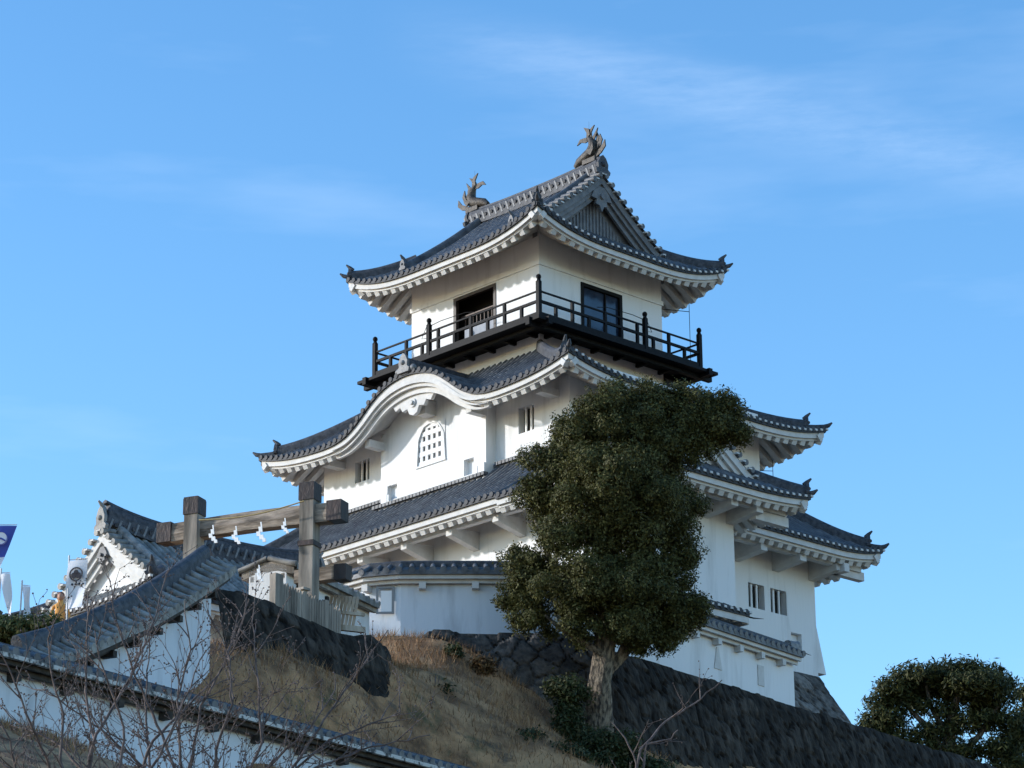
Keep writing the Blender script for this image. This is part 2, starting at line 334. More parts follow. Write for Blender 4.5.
def eave_line(sd, inset, dz, seg=None, n=40, hipclip=True):
    seg = seg or (0, sd.L); out = []
    a, b = seg
    if hipclip:
        if sd.Ta: a = max(a, inset*sd.Ta/sd.T)
        if sd.Tb: b = min(b, sd.L-inset*sd.Tb/sd.T)
    for i in range(n+1):
        q = a+(b-a)*i/n; p = sd.A+sd.d*q+sd.n*inset
        zz = sd.z(min(max(a+(b-a)*i/n, 0), sd.L), 0)
        out.append(Vector((p.x, p.y, zz+dz)))
    return out
def strip(mb, a, b, mi=0, smooth=True):
    n = len(a); mb.add(list(a)+list(b), [(i, i+1, n+i+1, n+i) for i in range(n-1)], mi, smooth)
def eaves_side(mb, sd, tw, seg=None, rstep=.46, fh=.2, ends=True, rw=.23, rh=.19, rafters=True, depth_drop=None):
    """white stepped fascia, rafters and plastered soffit; tw = run from eave to the wall"""
    n = max(12, int(sd.L/.25))
    l1a, l1b = eave_line(sd, .06, -.07, seg, n), eave_line(sd, .06, -.07-fh, seg, n)
    l2a, l2b = eave_line(sd, .16, -.07-fh, seg, n), eave_line(sd, .16, -.15-fh, seg, n)
    l3 = eave_line(sd, .30, -.15-fh, seg, n)
    for a, b in ((l1a, l1b), (l1b, l2a), (l2a, l2b), (l2b, l3)): strip(mb, a, b)
    # soffit from fascia to wall
    sg = seg or (0, sd.L); prev = l3
    K_ = 5
    for k in range(1, K_+1):
        t = .30+(tw-.30)*k/K_; cur = []
        a, b = sg
        if sd.Ta: a = max(a, t*sd.Ta/sd.T)
        if sd.Tb: b = min(b, sd.L-t*sd.Tb/sd.T)
        for i in range(n+1):
            q = a+(b-a)*i/n; p = sd.A+sd.d*q+sd.n*t
            zl = sd.z(q, t) if not sd.bump else Side.z(sd, q, t)
            cur.append(Vector((p.x, p.y, min(zl, sd.z(q, 0)+t*.5)-.25-fh*.3)))
        strip(mb, prev, cur); prev = cur
    if rafters:
        m_ = round((sg[1]-sg[0])/rstep)
        for k in range(m_+1):
            q = sg[0]+.12+(sg[1]-sg[0]-.24)*k/m_
            if sd.bump and rafters == 'nobump' and sd.bump(q, 0) > sd.ze+.12: continue
            tl = min(tw, sd.tmax(q)-.02)
            if tl < .4: tl = .4
            a = sd.P(q, 0); p0 = Vector((a.x, a.y, a.z-.15-fh-rh/2+.03)) + Vector((sd.n.x, sd.n.y, 0))*.22
            b = sd.A+sd.d*q+sd.n*tl; zb = min(sd.z(q, tl), sd.z(q, 0)+tl*.5)-.25-fh*.3-rh/2+.02
            mb.beam(p0, (b.x, b.y, max(zb, p0.z-.02)), rw, rh)

def rprof(w, h): return [(-w/2, -.06), (-w/2, h*.55), (-w*.42, h*.8), (-w*.2, h*.97), (0, h), (w*.2, h*.97), (w*.42, h*.8), (w/2, h*.55), (w/2, -.06)]
def endtile(mb, p, d, w=.4, h=.55, mi=0, horn=True):
    """onigawara: shield-shaped end tile facing direction d, with a ball or horn on top"""
    d = Vector(d).normalized(); sd = Vector((d.y, -d.x, 0)).normalized(); u = Vector((0, 0, 1))
    poly = [(-w*.62, 0), (-w*.7, h*.18), (-w*.45, h*.3), (-w*.5, h*.55), (-w*.28, h*.85), (0, h), (w*.28, h*.85), (w*.5, h*.55), (w*.45, h*.3), (w*.7, h*.18), (w*.62, 0)]
    mb.prism(poly, Vector(p), sd, u, d, .12, mi)
    mb.ball(Vector(p)+u*h*.5+d*.12, w*.2, mi, 8, 5)
    if horn: mb.tube([Vector(p)+u*h*.8-d*.05, Vector(p)+u*(h+.02)+d*.06, Vector(p)+u*(h+.14)+d*.20], [.085, .07, .03], 8, mi)

def hip_ridge(name, path, mats, parent, w=.30, h=.30, end=True, second=True):
    mb = MB(); path = [Vector(p) for p in path]; n = len(path)
    cut = max(1, int(n*.12))
    mb.sweep(path[cut:], rprof(w, h), 0, False)
    pc = path[cut]; d = (path[0]-path[1]); d = Vector((d.x, d.y, 0)).normalized()
    if end:
        endtile(mb, pc+Vector((0, 0, .0)), d, w*1.15, h*1.35)
    mb.sweep(path[:cut+1], rprof(w*.7, h*.45), 0, False)
    mb.tube([path[0]+d*-.1+Vector((0, 0, .06)), path[0]+d*.10+Vector((0, 0, .10)), path[0]+d*.24+Vector((0, 0, .20))], [.09, .08, .03], 8)
    return mb.build(name, mats, parent)

def hip_path(sa, corner, n=14, dz=.05, top=1.0):
    """from eave corner inward along the hip of side sa; corner 'A' or 'B'"""
    out = []
    for i in range(n+1):
        u = top*i/n
        q = u*sa.Ta if corner == 'A' else sa.L-u*sa.Tb
        out.append(sa.P(q, u*sa.T*.9999, dz))
    return out

def wall_panel(mb, o, ud, L, z0, z1, holes, nrm, depth=.3, mi=0):
    """vertical wall sheet with real recesses; o=(x,y), ud = 2D direction, holes = [(u0,u1,z0,z1)]"""
    us = sorted({0, L, *[h[0] for h in holes], *[h[1] for h in holes]}); zs = sorted({z0, z1, *[h[2] for h in holes], *[h[3] for h in holes]})
    o = Vector(o); ud = Vector(ud); P = lambda u, z, d=0: Vector((o.x+ud.x*u-nrm[0]*d, o.y+ud.y*u-nrm[1]*d, z))
    for i in range(len(us)-1):
        for j in range(len(zs)-1):
            cu, cz = (us[i]+us[i+1])/2, (zs[j]+zs[j+1])/2
            if any(h[0] < cu < h[1] and h[2] < cz < h[3] for h in holes): continue
            mb.add([P(us[i], zs[j]), P(us[i+1], zs[j]), P(us[i+1], zs[j+1]), P(us[i], zs[j+1])], [(0, 1, 2, 3)], mi)
    for h in holes:
        a = [P(h[0], h[2]), P(h[1], h[2]), P(h[1], h[3]), P(h[0], h[3])]; b = [P(h[0], h[2], depth), P(h[1], h[2], depth), P(h[1], h[3], depth), P(h[0], h[3], depth)]
        mb.add(a+b, [(0, 1, 5, 4), (1, 2, 6, 5), (2, 3, 7, 6), (3, 0, 4, 7)], mi)

# ------------------------------------------------------------------ irimoya (hip and gable) roof, ridge along local y
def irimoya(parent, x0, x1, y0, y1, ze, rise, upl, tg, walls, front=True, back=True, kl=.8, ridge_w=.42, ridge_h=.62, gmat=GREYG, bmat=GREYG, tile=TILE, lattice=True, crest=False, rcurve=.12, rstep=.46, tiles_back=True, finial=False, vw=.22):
    T = (x1-x0)/2; xm = (x0+x1)/2; g = tg/T
    fa = T if front else None; ba = T if back else None
    left = Side((x0, y0), (x0, y1), (1, 0), T, ze, rise, upl, fa, ba, kl, Tg=g)
    right = Side((x1, y0), (x1, y1), (-1, 0), T, ze, rise, upl, fa, ba, kl, Tg=g)
    sides = [left, right]; mb = MB(); ev = MB()
    tile_side(mb, left); tile_side(mb, right)
    eaves_side(ev, left, walls[0], rstep=rstep); eaves_side(ev, right, walls[1], rstep=rstep)
    ends = []
    if front: ends.append((Side((x0, y0), (x1, y0), (0, 1), T, ze, rise, upl, T, T, kl), -1, y0))
    if back: ends.append((Side((x0, y1), (x1, y1), (0, -1), T, ze, rise, upl, T, T, kl), 1, y1))
    for sd, sg, ye in ends:
        sd.tcap = tg+.55; tile_side(mb, sd); eaves_side(ev, sd, walls[2 if sg < 0 else 3], rstep=rstep)
    roof = mb.build('roof', [tile, GLINTM, CAPM], parent); ev.build('eaves', TRIM, roof)
    yv0 = y0+tg if front else y0; yv1 = y1-tg if back else y1
    # main ridge, rising a little at its ends
    rb = MB(); ztop = ze+rise; L = yv1-yv0; path = []
    for i in range(25):
        u = i/24; path.append((xm, yv0+(L)*u, ztop-.05+rcurve*(2*abs(u-.5))**3))
    rb.sweep(path, rprof(ridge_w, ridge_h), 0)
    rb.sweep([Vector(p)+Vector((0, 0, ridge_h)) for p in path], [(-.11, -.05), (-.1, .03), (0, .08), (.1, .03), (.11, -.05)], 0)
    n = int(L/.32)
    for i in range(n+1):                      # row of round tiles under the ridge course, both flanks
        y = yv0+L*i/n
        for sg in (-1, 1): rb.tube([(xm+sg*(ridge_w/2-.02), y, ztop+.22), (xm+sg*(ridge_w/2+.05), y, ztop+.20)], .07, 8)
        for sg in (-1, 1): rb.beam((xm+sg*(ridge_w/2-.005), y+.06, ztop+.02), (xm+sg*(ridge_w/2-.005), y+.2, ztop+.38), .04, .07, 1)  # slanted strips in a pale colour stand in for sun glints
    ro = rb.build('ridge', [RIDGE, PALEGLINT], roof)
    for sd, sg, ye in ends:
        yv = ye - sg*tg
        eb = MB(); endtile(eb, (xm, yv+sg*.03, ztop+.0), (0, sg, 0), ridge_w*1.2, ridge_h*1.25, horn=finial)
        eb.build('end_tile', RIDGE if not finial else TILE2, roof)
        # verge: barge boards and cross tiles
        vb = MB(); bb = MB(); ln = []
        K_ = 18
        for s_, main in ((-1, left), (1, right)):
            q = tg if sg < 0 else (y1-y0)-tg
            pts = [main.P(q, tg*.9+(T-tg*.9)*i/K_, 0) for i in range(K_+1)]
            pts[-1].x = xm
            def off(p, dy, dz): return Vector((p.x, yv+sg*dy, p.z+dz))
            for dy, z0_, z1_, dp in ((.06, -.05, -.36, .09), (-.03, -.34, -.56, .09), (-.14, -.5, -.8, .10)):
                A_ = [off(p, dy, z0_) for p in pts]; B_ = [off(p, dy, z1_) for p in pts]; C_ = [off(p, dy-dp, z1_) for p in pts]
                strip(bb, A_, B_, 0, False); strip(bb, B_, C_, 0, False)
            # cross tiles
            total = sum((pts[i+1]-pts[i]).length for i in range(K_)); m_ = int(total/.36)
            for k in range(m_):
                t = tg*.9+(T-tg*.9)*(k+.5)/m_; p = main.P(q, t, .07)
                a = off(p, .18, 0); b = off(p, -.30, .04)
                vb.tube([a, b], [.105, .10], 8)
                vb.box(off(main.P(q, t+.13, .0), 0.02, 0), (.15, .36, .05), 1)  # pale box paints the sunlit face of the cross tile
            # descending ridge beside the verge
            qd = q - sg*(.55)
            dp_ = [main.P(qd, .35+tg*.35+(T-.35-tg*.35)*i/K_, .04) for i in range(K_+1)]
            vb.sweep(dp_, rprof(vw, .26), 0)
            dd = dp_[0]-dp_[1]; endtile(vb, dp_[0], (dd.x, dd.y, 0), vw*1.1, .42)
        vb.build('verge_tiles', [tile, GLINTM], roof); bo = bb.build('bargeboard', bmat, roof)
        # gable wall
        yg = yv - sg*.42; gb = MB()
        q = tg; poly = []
        for i in range(13):
            t = tg*.8+(T-tg*.8)*i/12; poly.append((x0+t-xm, left.z((y1-y0)/2, t)-.1))
        poly = poly+[(-a, b) for a, b in reversed(poly[:-1])]
        zb = min(p[1] for p in poly)-.25; poly = [(poly[0][0], zb)]+poly+[(poly[-1][0], zb)]
        gb.prism(poly, (xm, yg, 0), (1, 0, 0), (0, 0, 1), (0, -sg, 0), .15)
        if lattice:
            hw = T-tg-.55
            zl = left.z((y1-y0)/2, tg)+.25
            for k in range(-int(hw/.17), int(hw/.17)+1):
                x = k*.17; ztp = left.z((y1-y0)/2, max(0, T-abs(x)))-.95
                if ztp > zl+.1: gb.bb(xm+x-.035, xm+x+.035, yg+sg*.0-.04, yg+.04, zl, ztp)
            gb.bb(xm-hw-.2, xm+hw+.2, yg-.07, yg+.07, zl-.18, zl-.05)
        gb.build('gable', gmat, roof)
        # gable pendant under the apex
        pb = MB(); zp = ztop-.62
        w_ = (T*.045+.11)*(.6 if crest else 1)
        poly = [(0, -w_*2.6), (w_*.35, -w_*1.9), (w_*.9, -w_*1.8), (w_*.75, -w_*1.2), (w_*1.6, -w_*1.1), (w_*1.2, -w_*.3), (w_*.45, .12), (-w_*.45, .12), (-w_*1.2, -w_*.3), (-w_*1.6, -w_*1.1), (-w_*.75, -w_*1.2), (-w_*.9, -w_*1.8), (-w_*.35, -w_*1.9)]
        pb.prism(poly, (xm, yv+sg*-.08, zp), (1, 0, 0), (0, 0, 1), (0, sg, 0), .12)
        pb.tube([(xm, yv, zp-w_*.8), (xm, yv+sg*.12, zp-w_*.8)], w_*.32, 10)
        pb.build('gable_pendant', TILE if crest else gmat, roof)
        for c_, nm in (('A', 1), ('B', 1)):
            hp = hip_path(sd, c_, 14, .05, min(1, (tg+.25)/T))
            hip_ridge('hip_ridge', hp, RIDGE, roof, .26, .30)
    return roof, left, right, ends

# ------------------------------------------------------------------ the keep
ZB = 24.2
keep = empty('castle_keep', K(0, 0, ZB), KT, 'tall white three storey castle keep with curved grey tile roofs and black balcony', 'castle')
frame = empty('frame_tmp', K(0, 0, 0), KT)   # replaced below
bpy.data.objects.remove(frame)
_orig_build = MB.build
def kbuild(mb, name, mats, parent=None, **kw):
    o = _orig_build(mb, name, mats, parent, **kw)
    if parent is keep: o.location.z -= ZB
    return o
MB.build = kbuild

# --- walls
WX0, WX1, WY1 = 0.0, 6.25, 6.77                         # top storey
mb = MB()
doorL = (2.24, 4.42, 36.25, 38.48); doorR = (2.09, 4.11, 36.25, 38.42)
wall_panel(mb, (0, 0), (0, 1), WY1, 33.5, 40.3, [doorL], (-1, 0), .1)
wall_panel(mb, (0, 0), (1, 0), WX1, 33.5, 40.3, [doorR], (0, -1), .12)
wall_panel(mb, (WX1, 0), (0, 1), WY1, 33.5, 40.3, [], (1, 0)); wall_panel(mb, (0, WY1), (1, 0), WX1, 33.5, 40.3, [], (0, 1))
for a in ((-.05, WX1+.05, -.05, .0), (-.05, WX1+.05, WY1, WY1+.05), (-.05, 0, 0, WY1), (WX1, WX1+.05, 0, WY1)):
    mb.bb(*a, 38.58, 38.75)
mb.build('wall', PLASTER, keep)
mb = MB()
# second storey walls
AX0, AX1, AY0, AY1 = -1.6, 7.9, -3.04, 9.77
w1 = (7.24+3.04, 8.03+3.04, 31.98, 32.78); w2 = (-1.31+3.04, -.55+3.04, 31.8, 32.72)
wall_panel(mb, (AX0, AY0), (0, 1), AY1-AY0, 29.5, 34.0, [w1, w2], (-1, 0), .3)
wall_panel(mb, (AX0, AY0), (1, 0), AX1-AX0, 29.5, 34.0, [], (0, -1)); wall_panel(mb, (AX1, AY0), (0, 1), AY1-AY0, 29.5, 34.0, [], (1, 0)); wall_panel(mb, (AX0, AY1), (1, 0), AX1-AX0, 29.5, 34.0, [], (0, 1))
mb.bb(AX0-.06, AX0, AY0-.06, .5, 30.85, 30.97); mb.bb(AX0-.06, AX0, 6.1, AY1, 30.85, 30.97); mb.bb(AX0, AX1, AY0-.06, AY0, 30.85, 30.97)
mb.build('wall', PLASTER, keep)
# first storey walls
BX0, BX1, BY0, BY1 = -3.3, 8.65, -4.7, 11.5
mb = MB(); h1 = (5.18-BX0, 6.0-BX0, 26.12, 26.98); h2 = (6.31-BX0, 7.14-BX0, 26.12, 26.98); h3 = (7.3-BX0, 7.85-BX0, 25.0, 25.58)
wall_panel(mb, (BX0, BY0), (1, 0), BX1-BX0, 24.2, 29.5, [h1, h2, h3], (0, -1), .3)
wall_panel(mb, (BX0, BY0), (0, 1), BY1-BY0, 24.2, 29.5, [], (-1, 0)); wall_panel(mb, (BX1, BY0), (0, 1), BY1-BY0, 24.2, 29.5, [], (1, 0)); wall_panel(mb, (BX0, BY1), (1, 0), BX1-BX0, 24.2, 29.5, [], (0, 1))
# flared foot of the wall at its right corner
mb.add([(BX1, BY0-.002, 26.0), (BX1+.42, BY0-.002, 24.35), (BX1, BY0-.002, 24.35), (BX1, BY0+6, 26.0), (BX1+.42, BY0+6, 24.35), (BX1, BY0+6, 24.35)], [(0, 1, 2), (3, 5, 4), (0, 3, 4, 1), (1, 4, 5, 2)])
mb.build('wall', PLASTER, keep)
CX0, CX1, CY0 = -3.3, 1.3, -7.6
mb = MB(); ha = (2.0, 2.7, 25.9, 26.8)
wall_panel(mb, (CX0, CY0), (1, 0), CX1-CX0, 24.0, 29.5, [ha], (0, -1), .3)
wall_panel(mb, (CX0, CY0), (0, 1), BY0-CY0, 24.0, 29.5, [], (-1, 0)); wall_panel(mb, (CX1, CY0), (0, 1), BY0-CY0, 24.0, 29.5, [], (1, 0))
mb.build('wall', PLASTER, keep)
# bay under the curved gable
BYA, BYB, BXF = .58, 6.05, -2.07
def bell(d):
    return float(np.interp(abs(d), [0, .6, 1.2, 1.8, 2.4, 3.0, 3.6, 4.2], [1, .97, .88, .70, .42, .17, .04, 0]))
def bells(d): return sum(bell(d+o) for o in (-.3, -.15, 0, .15, .3))/5
KC, KZ, KH = 3.35, 32.93, 1.68
mb = MB()
kw = (2.66-BYA, 4.10-BYA, 31.60, 33.05)
wall_panel(mb, (BXF, BYA), (0, 1), BYB-BYA, 30.2, 33.06, [kw, (5.18-BYA, 5.70-BYA, 30.72, 31.26), (1.2-BYA, 1.7-BYA, 30.72, 31.30)], (-1, 0), .32)
wall_panel(mb, (BXF, BYA), (1, 0), AX0-BXF, 30.2, 33.3, [], (0, -1)); wall_panel(mb, (BXF, BYB), (1, 0), AX0-BXF, 30.2, 33.3, [], (0, 1))
poly = [(BYA, 33.06)]+[(BYA+(BYB-BYA)*i/24, max(33.07, KZ+KH*bells(BYA+(BYB-BYA)*i/24-KC)-.30)) for i in range(25)]+[(BYB, 33.06)]
mb.prism(poly, (BXF, 0, 0), (0, 1, 0), (0, 0, 1), (1, 0, 0), .2)
for y in (.55, 5.6):                                   # stub blocks at the foot of the bay
    mb.bb(BXF-.12, BXF+.0, y, y+.32, 30.25, 30.95); mb.bb(BXF-.12, BXF, y+(.36 if y < 1 else -.1), y+(.46 if y < 1 else -.03), 30.25, 30.9)
mb.build('bay_wall', PLASTER, keep)

# --- windows
def barred(name, x, y, z0, z1, w, ax, nb=2, lab=None):
    """dark opening with plaster bars; ax 'y' on a left wall, 'x' on a front wall; (x,y) start corner on the wall face"""
    mb = MB(); d = .26
    if ax == 'y': mb.bb(x+d, x+d+.03, y+.01, y+w-.01, z0+.01, z1-.01)
    else: mb.bb(x+.01, x+w-.01, y+d, y+d+.03, z0+.01, z1-.01)
    o = mb.build(name, DARK, keep)
    b = MB(); n = nb
    for k in range(n):
        c = w*(k+1)/(n+1) - w*.03
        if ax == 'y': b.bb(x+.08, x+.13, y+c-.04, y+c+.04, z0, z1)
        else: b.bb(x+c-.04, x+c+.04, y+.08, y+.13, z0, z1)
    b.build('window_bars', PLASTER, o); return o
barred('window', AX0, 7.24, 31.98, 32.78, .79, 'y'); barred('window', AX0, -1.31, 31.8, 32.72, .76, 'y')
barred('window', 5.18, BY0, 26.12, 26.98, .82, 'x'); barred('window', 6.31, BY0, 26.12, 26.98, .83, 'x'); barred('window', CX0+2.0, CY0, 25.9, 26.8, .7, 'x')
for args in (((7.3, 7.85), (25.0, 25.58)),):
    mb = MB(); mb.bb(7.32, 7.83, BY0+.2, BY0+.24, 25.02, 25.56); mb.build('loophole', PLASTER, keep)
for y in (5.18, 1.2):
    mb = MB(); mb.bb(BXF+.2, BXF+.24, y, y+.52, 30.72, 31.3, 0); mb.bb(BXF+.13, BXF+.19, y+.0, y+.14, 30.75, 31.02, 1); mb.build('loophole', [PLASTER, DARK], keep)
# bell shaped lattice window
mb = MB(); mb.bb(BXF+.28, BXF+.31, 2.68, 4.08, 31.62, 33.04); win = mb.build('bell_window', DARK, keep)
mb = MB()
def bw(v):       # half width of the opening at height fraction v
    return .70-.10*v if v < .62 else (.638-.62*(v-.62)**1.35*2.1 if v < .99 else .06)
yc = 3.38; zz = [31.6+1.45*i/20 for i in range(21)]
for s_ in (-1, 1):
    A_ = [Vector((BXF-.02, yc+s_*bw(i/20), zz[i])) for i in range(21)]; B_ = [Vector((BXF-.02, yc+s_*.74, zz[i])) for i in range(21)]
    strip(mb, A_, B_, 0, False); C_ = [p+Vector((.14, 0, 0)) for p in A_]; strip(mb, A_, C_, 0, False)
    D_ = [Vector((BXF-.05, yc+s_*(bw(i/20)+.0), zz[i])) for i in range(21)]; E_ = [Vector((BXF-.05, yc+s_*(bw(i/20)+.07), zz[i])) for i in range(21)]
    strip(mb, D_, E_, 0, False); strip(mb, E_, [p+Vector((.05, 0, 0)) for p in E_], 0, False); strip(mb, D_, [p+Vector((.05, 0, 0)) for p in D_], 0, False)
mb.bb(BXF-.05, BXF+.02, yc-.78, yc+.78, 31.53, 31.6)
mb.build('window_frame', PLASTER, win)
mb = MB()
for k in range(-2, 3): mb.bb(BXF+.02, BXF+.10, yc+k*.27-.065, yc+k*.27+.065, 31.6, 33.05)
for z in (31.66, 32.02, 32.38, 32.74, 33.0): mb.bb(BXF+.01, BXF+.11, yc-.7, yc+.7, z-.085, z+.085)
mb.build('window_lattice', PLASTER, win)

# --- top doors
mb = MB(); y0, y1, z0, z1 = 2.24, 4.42, 36.25, 38.48
mb.bb(-.03, .12, y0-.02, y0+.1, z0, z1+.03); mb.bb(-.03, .12, y1-.1, y1+.04, z0, z1+.03); mb.bb(-.03, .12, y0+.1, y1-.1, z1-.09, z1+.03)
dr = mb.build('doorway', mat('brown_black_frame', (.02, .014, .012), (.05, .035, .03), 6, .6), keep)
mb = MB(); mb.bb(.86, .89, y0-.8, y1+.8, z0-.1, z1+.5); mb.bb(.11, .88, y0-.82, y0-.8, z0-.1, z1+.5); mb.bb(.11, .88, y1+.8, y1+.82, z0-.1, z1+.5); mb.bb(.11, .88, y0-.8, y1+.8, z1+.5, z1+.52); mb.bb(.11, .88, y0-.8, y1+.8, z0-.12, z0-.1); mb.build('door_opening', DARK, dr)
mb = MB(); mb.bb(.16, .20, y0+.14, y1-.36, 36.3, 37.38); mb.build('door_panel', mat('blue_grey_panel', (.16, .19, .24), (.22, .25, .30), 5, .6), dr)
mb = MB()
for k in range(9): mb.bb(.24, .27, y0+.25+k*.2, y0+.28+k*.2, 37.3, 37.8)
mb.bb(.22, .27, y0+.1, y1-.1, 37.78, 37.83); mb.build('door_grille', mat('brown_rail', (.06, .03, .02), None, rough=.6), dr)
mb = MB(); x0, x1, z1 = 2.09, 4.11, 38.42
mb.bb(x0-.03, x0+.1, -.04, .1, z0, z1+.03); mb.bb(x1-.1, x1+.04, -.04, .1, z0, z1+.03); mb.bb(x0+.1, x1-.1, -.04, .1, z1-.1, z1+.03); mb.bb((x0+x1)/2+.2, (x0+x1)/2+.26, 0.01, .08, z0, z1-.1)
d2 = mb.build('doorway', BLACK, keep); mb = MB(); mb.bb(x0+.1, x1-.1, .07, .10, z0, z1-.1); mb.build('glass_panel', GLASS, d2)

# --- balcony
b = .95; zd = 36.15; e2 = .45
DX0, DX1, DY0, DY1 = -b-.10, WX1+b+.10, -b-.10, WY1+b+.10
mb = MB()
for (xa, xb_, ya, yb) in ((DX0, 0, DY0, DY1), (WX1, DX1, DY0, DY1), (0, WX1, DY0, 0), (0, WX1, WY1, DY1)): mb.bb(xa, xb_, ya, yb, zd-.16, zd)
balc = mb.build('balcony', BLACK, keep)
mb = MB()
for x in (DX0+.12, DX1-.12): mb.bb(x-.09, x+.09, DY0-e2, DY1+e2, zd-.42, zd-.161)
for y in (DY0+.12, DY1-.12): mb.bb(DX0-e2, DX1+e2, y-.09, y+.09, zd-.44, zd-.163)
e3 = .36
for (xa, xb_, ya, yb) in ((DX0-e3, DX0+.4, DY0-e3, DY1+e3), (DX1-.4, DX1+e3, DY0-e3, DY1+e3), (DX0+.4, DX1-.4, DY0-e3, DY0+.4), (DX0+.4, DX1-.4, DY1-.4, DY1+e3)): mb.bb(xa, xb_, ya, yb, zd-.30, zd-.19)
n = 6
for i in range(n+1):
    y = 0.15+(WY1-.3)*i/n; mb.bb(DX0+.2, 0, y-.06, y+.06, zd-.30, zd-.17); mb.bb(WX1, DX1-.2, y-.06, y+.06, zd-.30, zd-.17)
for i in range(n):
    x = 0.25+(WX1-.5)*i/(n-1); mb.bb(x-.06, x+.06, DY0+.2, 0, zd-.31, zd-.18); mb.bb(x-.06, x+.06, WY1, DY1-.2, zd-.31, zd-.18)
mb.build('balcony_beams', BLACK, balc)
def rail_side(a, c, sub):
    a, c = Vector(a), Vector(c); L = (c-a).length; d = (c-a)/L; mb = MB()
    mb.beam(a+Vector((0, 0, .09)), c+Vector((0, 0, .09)), .11, .13); mb.beam(a+Vector((0, 0, .56)), c+Vector((0, 0, .56)), .09, .09)
    mb.beam(a+Vector((0, 0, .93)), c+Vector((0, 0, .93)), .06, .055)
    n = sub*2
    for k in range(1, n):
        p = a+d*L*k/n; tall = k % 2 == 0
        mb.box(p+Vector((0, 0, .48 if tall else .32)), (.10, .10, .92 if tall else .5), 0, Matrix.Rotation(math.atan2(d.y, d.x), 3, 'Z'))
    mb.build('railing', BLACK, balc)
cs = [Vector((-b, -b, zd)), Vector((WX1+b, -b, zd)), Vector((WX1+b, WY1+b, zd)), Vector((-b, WY1+b, zd))]
for i in range(4): rail_side(cs[i], cs[(i+1) % 4], 5)
def post(p, h=1.36):
    mb = MB(); p = Vector(p); mb.box(p+Vector((0, 0, h/2-.12)), (.15, .15, h+.1)); mb.tube([p+Vector((0, 0, h-.1)), p+Vector((0, 0, h+.02))], [.09, .06], 10)
    mb.ball(p+Vector((0, 0, h+.09)), .095, 0, 10, 7, (1, 1, 1.1)); mb.build('railing_post', BLACK, balc)
for c in cs: post(c)
for p in ((-b, 4.75, zd), (4.35, -b, zd)): post(p, 1.28 if p[0] > 3 or p[1] > 3 else .95)
mb = MB()                                              # bent wire brackets beside the openings
for a, c_ in (((-b+.05, 4.95, 36.9), (0, 1)), ((4.5, -b+.05, 36.9), (1, 0))):
    a = Vector(a); d = Vector((c_[0], c_[1], 0)); mb.tube([a-d*.2+Vector((0, 0, .25)), a+Vector((0, 0, .45)), a+d*.25+Vector((0, 0, .05)), a-d*.2+Vector((0, 0, -.02))], .012, 5); mb.build('wire_bracket', BLACK, balc); mb = MB()
for a, c_ in (((-b+.08, 4.7, 37.35), (0, -1)), ((4.3, -b+.08, 37.35), (-1, 0))):
    a = Vector(a); d = Vector((c_[0], c_[1], 0)); mb.tube([a, a+d*.5+Vector((0, 0, .04)), a+d*1.8+Vector((0, 0, .0)), a+d*2.3+Vector((0, 0, -.12))], .014, 5); mb.build('wire_bracket', BLACK, balc); mb = MB()

# --- top roof
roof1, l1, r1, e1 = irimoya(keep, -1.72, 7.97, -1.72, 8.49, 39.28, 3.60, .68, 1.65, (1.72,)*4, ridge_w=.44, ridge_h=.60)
def fish(y, sg, k=1.02):
    """dolphin-like roof ornament: head on the ridge facing inward, tail in the air; sg = outward direction along y"""
    z0 = 43.55; x = 3.125; mb = MB(); P = lambda o, h: Vector((x, y+sg*o*k*1.25, z0+h*k))
    mb.tube([P(-.62, .02), P(-.45, .16), P(-.18, .24), P(.05, .36), P(.12, .62), P(.02, .86), P(-.10, 1.02)], [.10, .17, .22, .23, .19, .12, .06], 9)
    mb.bb(x-.16, x+.16, y-.35, y+.3, z0-.08, z0+.1)
    mb.ball(P(-.55, .12), .06, 0)
    def fin(pts, w=.05, ox=0): mb.prism(pts, (x+ox-w/2, y, z0), (0, sg*k*1.3, 0), (0, 0, k), (1, 0, 0), w)
    fin([(-.02, .8), (.06, .9), (.05, 1.15), (.17, 1.38), (.0, 1.28), (-.10, 1.10), (-.16, .9)])
    fin([(-.05, .85), (-.18, 1.02), (-.40, 1.03), (-.52, .84), (-.36, .90), (-.2, .82)])
    fin([(-.12, .95), (-.10, 1.15), (-.22, 1.42), (-.02, 1.30), (.02, 1.05)], ox=-.04)
    fin([(.05, .9), (.14, 1.0), (.30, 1.22), (.24, 1.0), (.16, .82)])
    fin([(.15, .5), (.33, .66), (.38, .95), (.47, .70), (.40, .48), (.2, .32)])
    fin([(.1, .70), (.20, .85), (.22, 1.1), (.30, .88), (.26, .7), (.16, .6)], ox=.06)
    fin([(.15, .2), (.45, .38), (.60, .62), (.62, .36), (.45, .16), (.18, .05)], ox=-.05)
    for o in (-.17, .17):
        mb.prism([(0, .3), (.18, .42), (.30, .66), (.33, .36), (.18, .16)], (x+o, y, z0), (0, sg, 0), (0, 0, 1), (1 if o > 0 else -1, 0, 0), .05)
    mb.tube([P(-.05, 1.1), P(-.05, 1.6)], .005, 4)
    mb.build('fish_ornament', BRONZE, roof1)
fish(.42, -1); fish(6.75, 1)

